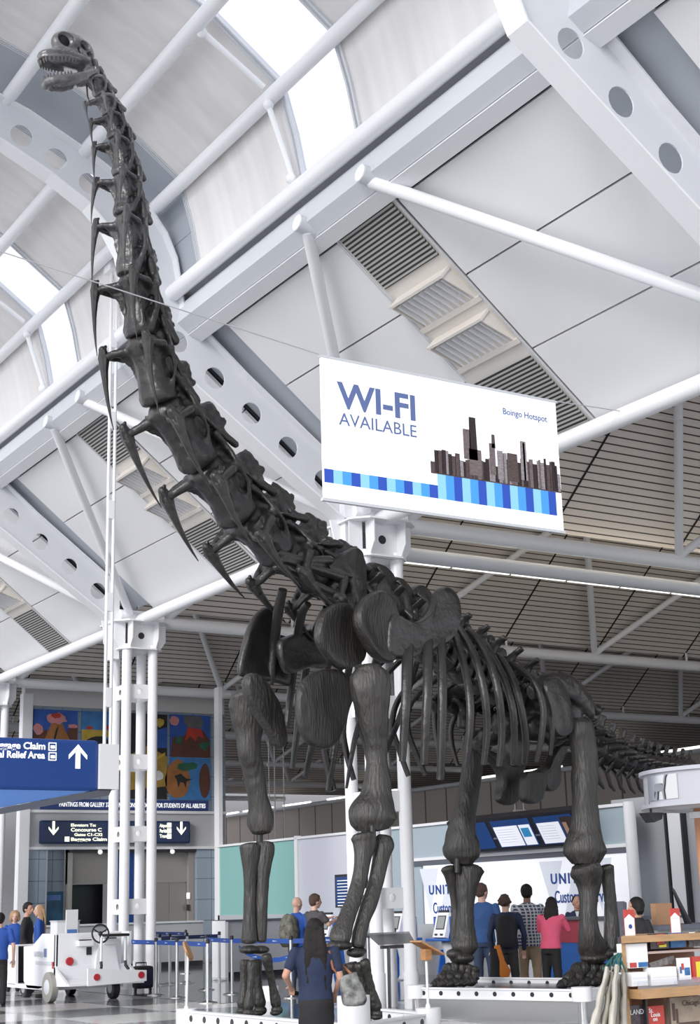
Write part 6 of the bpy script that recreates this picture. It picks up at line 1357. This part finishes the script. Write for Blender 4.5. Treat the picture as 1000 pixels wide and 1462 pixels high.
def topcard(xa, xb, ya, yb, label, dot):
    a = px(xa, ya, YS+.15); b = px(xb, yb, YS+.15); o = thing('display_card', label, 'display card', ((a.x+b.x)/2, YS+.15, zt)); h = a.z-zt
    MB().prism([(a.x, YS+.15, zt), (b.x, YS+.15, zt), (b.x, YS+.15, zt+h*.65), ((a.x+b.x)/2, YS+.15, zt+h*.82), (a.x, YS+.15, zt+h*.65)], (0, .01, 0)).build('card_front', PAP, o, smooth=False)
    MB().bb((a.x+.01, YS+.165, zt), (b.x+.02, YS+.18, zt+h)).build('red_back', RDC, o, smooth=False)
    if dot: MB().tube(((a.x+b.x)/2, YS+.145, zt+h*.35), ((a.x+b.x)/2, YS+.15, zt+h*.35), .018, 16).build('dark_disc', NAVY, o)
topcard(892, 907, 1299, 1325, 'white gabled card with dark disc and red back on the stand top', True); topcard(958, 972, 1297, 1322, 'plain white and red card on the stand top, right one', False)
cbx = thing('cardboard_box', 'brown cardboard box on the worktop behind the book stand', 'box', (16.4, 15.4, 1.0)); a = onY(936, 1290, 15.4); b = onY(962, 1320, 15.4); MB().bb((a.x, 15.4, b.z), (b.x, 15.5, a.z), .005).build('carton', mat('cardboard', (.36, .20, .11), .7), cbx, smooth=False)
wt = thing('worktop', 'dark worktop behind the book stand carrying the cardboard box', 'counter', (16.5, 15.5, 0)); MB().bb((a.x-.12, 15.2, b.z-.06), (a.x+2.6, 16.0, b.z)).build('board', DKGREY, wt, smooth=False); MB().bb((a.x-.1, 15.3, 0), (a.x+2.5, 15.9, b.z-.06)).build('body', GREYW, wt, smooth=False)
ub = thing('furled_umbrella', 'black furled umbrella leaning in a brown bin on the worktop', 'umbrella', (17, 15.5, 1)); p0 = onY(983, 1318, 15.5); p1 = onY(962, 1271, 15.5); MB().caps(p0, p1, .05, .02, 10).build('canopy', BLACK, ub); MB().tube(p1, p1+(p1-p0).normalized()*.06, .01, 8).build('tip', BLACK, ub)
bn = thing('brown_bin', 'brown upright bin beside the cardboard box', 'bin', (17, 15.5, 1)); a = onY(967, 1298, 15.45); b2 = onY(980, 1320, 15.45); MB().loft([((a.x+b2.x)/2, 15.6, b.z), ((a.x+b2.x)/2, 15.6, a.z)], [.07, .09], 18).build('bin_body', BRW, bn)
# canvas tote bags hanging on the left side of the stand
CANV = mat('cream_canvas', (.55, .52, .46), .85, bump=.8, bscale=9, var=.25, vscale=9); GRN = mat('green_trim', (.02, .12, .11), .7)
tb = [((868, 1385), (846, 1475), .09, YS-.10), ((875, 1392), (861, 1475), .10, YS-.04), ((881, 1380), (873, 1475), .08, YS-.14), ((886, 1392), (882, 1475), .09, YS+.05), ((891, 1388), (891, 1475), .07, YS-.02)]
tl_ = ['leftmost cream canvas tote bag hanging on the stand side', 'second cream tote bag from the left on the stand side', 'middle cream tote bag with slim folds', 'second cream tote bag from the right on the stand side', 'rightmost cream tote bag against the oak side panel']
for i, (a_, b_, w_, Y) in enumerate(tb):
    A = onY(*a_, Y); B = onY(*b_, Y); o = thing('tote_bag', tl_[i], 'bag', A, group='cream canvas tote bags'); top = onY(887 if i else 884, 1362, Y+.02)
    mb = MB(); n = 8; pts = [A.lerp(B, k/n) for k in range(n+1)]; pts = [p+Vector((.004*math.sin(k*1.3+i), .004*math.cos(k*2+i), 0)) for k, p in enumerate(pts)]; VS = (.73, -.68, 0)
    mb.loft(pts, [((.017+.016*(k/n))*(1+.15*math.sin(k*2.3+i)), .11) for k in range(n+1)], 18, side=VS, power=3); mb.build('canvas_body', CANV, o)
    MB().loft([pts[-1]+Vector((0, 0, .05)), pts[-1]-Vector((0, 0, .01))], [(.034, .112)]*2, 14, side=VS, power=3).build('green_hem', GRN, o)
    mb = MB(); mb.loft([A+Vector((0, -.03, 0)), (A+top)/2+Vector((-.035, -.02, .03)), top], [(.012, .004)]*3, 8); mb.loft([A+Vector((0, .05, 0)), (A+top)/2+Vector((.01, .03, .02)), top], [(.012, .004)]*3, 8); mb.build('handle', CANV if i % 2 else GRN, o)
MB().tube((x0-.05, YS+.02, onY(887, 1362, YS).z), (x0+.03, YS+.02, onY(887, 1362, YS).z), .012, 8).build('hook', CHROME, bs)
# round fascia above the stand
KCX, KCY = 10.72, 10.2; DZ = -.085
kd = thing('round_canopy', 'round white fascia drum with etched dinosaur panel above the book stand', 'canopy', (KCX, KCY, 2.4))
SATIN = mat('satin_white_metal', (.45, .46, .50), .3, .35)
def ring(z0, z1, r0, r1, m, name, par, n=64, a0=0, a1=1):
    mb = MB(); bm = mb.bm; rows = []
    for k in range(n+1):
        a = 2*math.pi*(a0+(a1-a0)*k/n); rows.append([bm.verts.new((KCX+r*math.cos(a), KCY+r*math.sin(a), z+DZ)) for r, z in ((r0, z0), (r1, z0), (r1, z1), (r0, z1))])
    for k in range(n):
        for j in range(4): bm.faces.new((rows[k][j], rows[k+1][j], rows[k+1][(j+1) % 4], rows[k][(j+1) % 4]))
    if a1-a0 < 1: bm.faces.new(rows[0]); bm.faces.new(rows[-1][::-1])
    else: bmesh.ops.remove_doubles(bm, verts=bm.verts[:], dist=1e-5)
    return mb.build(name, m, par)
ring(2.52, 2.80, .82, .86, SATIN, 'fascia', kd); ring(2.485, 2.52, .70, .90, SATIN, 'lower_rim', kd); ring(2.80, 2.835, .78, .90, SATIN, 'upper_rim', kd); ring(2.50, 2.53, .0, .84, GREYST, 'soffit', kd)
# panel faces the camera on the left shoulder of the drum
pc = math.atan2(-KCY, -KCX)/(2*math.pi) % 1
e0 = ring(2.55, 2.775, .86, .872, CHROME, 'etched_panel', kd, 20, pc-.185, pc-.100)
def cyl(a, z, r=.878): return Vector((KCX+r*math.cos(2*math.pi*a), KCY+r*math.sin(2*math.pi*a), z+DZ))
ap = pc-.142
for pts in ([(-.030, .56), (-.026, .66), (-.018, .70), (.004, .70), (.014, .68), (.018, .74), (.022, .78), (.030, .78), (.024, .75), (.020, .68), (.016, .63), (.018, .54), (.012, .54), (.009, .62), (-.008, .62), (-.012, .54), (-.018, .54), (-.017, .62), (-.022, .62)],):
    MB().prism([cyl(ap+u*.7, 2.05+v*.93) for u, v in pts], (-.004, -.004, 0)).build('etched_figure', mat('grey_etching', (.20, .21, .24), .4), e0, smooth=False)
_c = cyl(pc+.03, 2.66, .855); _n = Vector((_c.x-KCX, _c.y-KCY, 0)).normalized(); mk = MB().tube(_c, _c+_n*.018, .09, 28).build('round_emblem', NAVY, kd)
MB().tube((KCX+.0, KCY-.1, 0), (KCX+.0, KCY-.1, 2.42), .11, 28).build('timber_post', mat('orange_timber', (.50, .22, .10), .45, var=.25, vscale=4, stretch=(1, 1, .2)), kd)
PY = 10.62; a = onY(992, 1150, PY); MB().tube((a.x+.12, PY, 0), (a.x+.12, PY, 2.42), .10, 28).build('timber_post', mat('orange_timber_front', (.52, .24, .12), .45), kd); MB().tube((a.x+.12, PY, 2.32), (a.x+.12, PY, 2.38), .14, 28).build('post_collar', WHITE, kd)
cm = thing('security_camera', 'black wedge-shaped camera under the round fascia drum', 'camera', onY(935, 1165, 12)); p = onY(925, 1160, KCY+.3); MB().prism([p, p+Vector((.20, 0, 0)), p+Vector((.18, 0, -.06)), p+Vector((.08, 0, -.09))], (0, .12, 0)).build('housing', BLACK, cm, smooth=False); MB().tube(p+Vector((.1, .06, 0)), (p.x+.1, p.y+.06, 2.49), .012, 8).build('bracket', BLACK, cm)
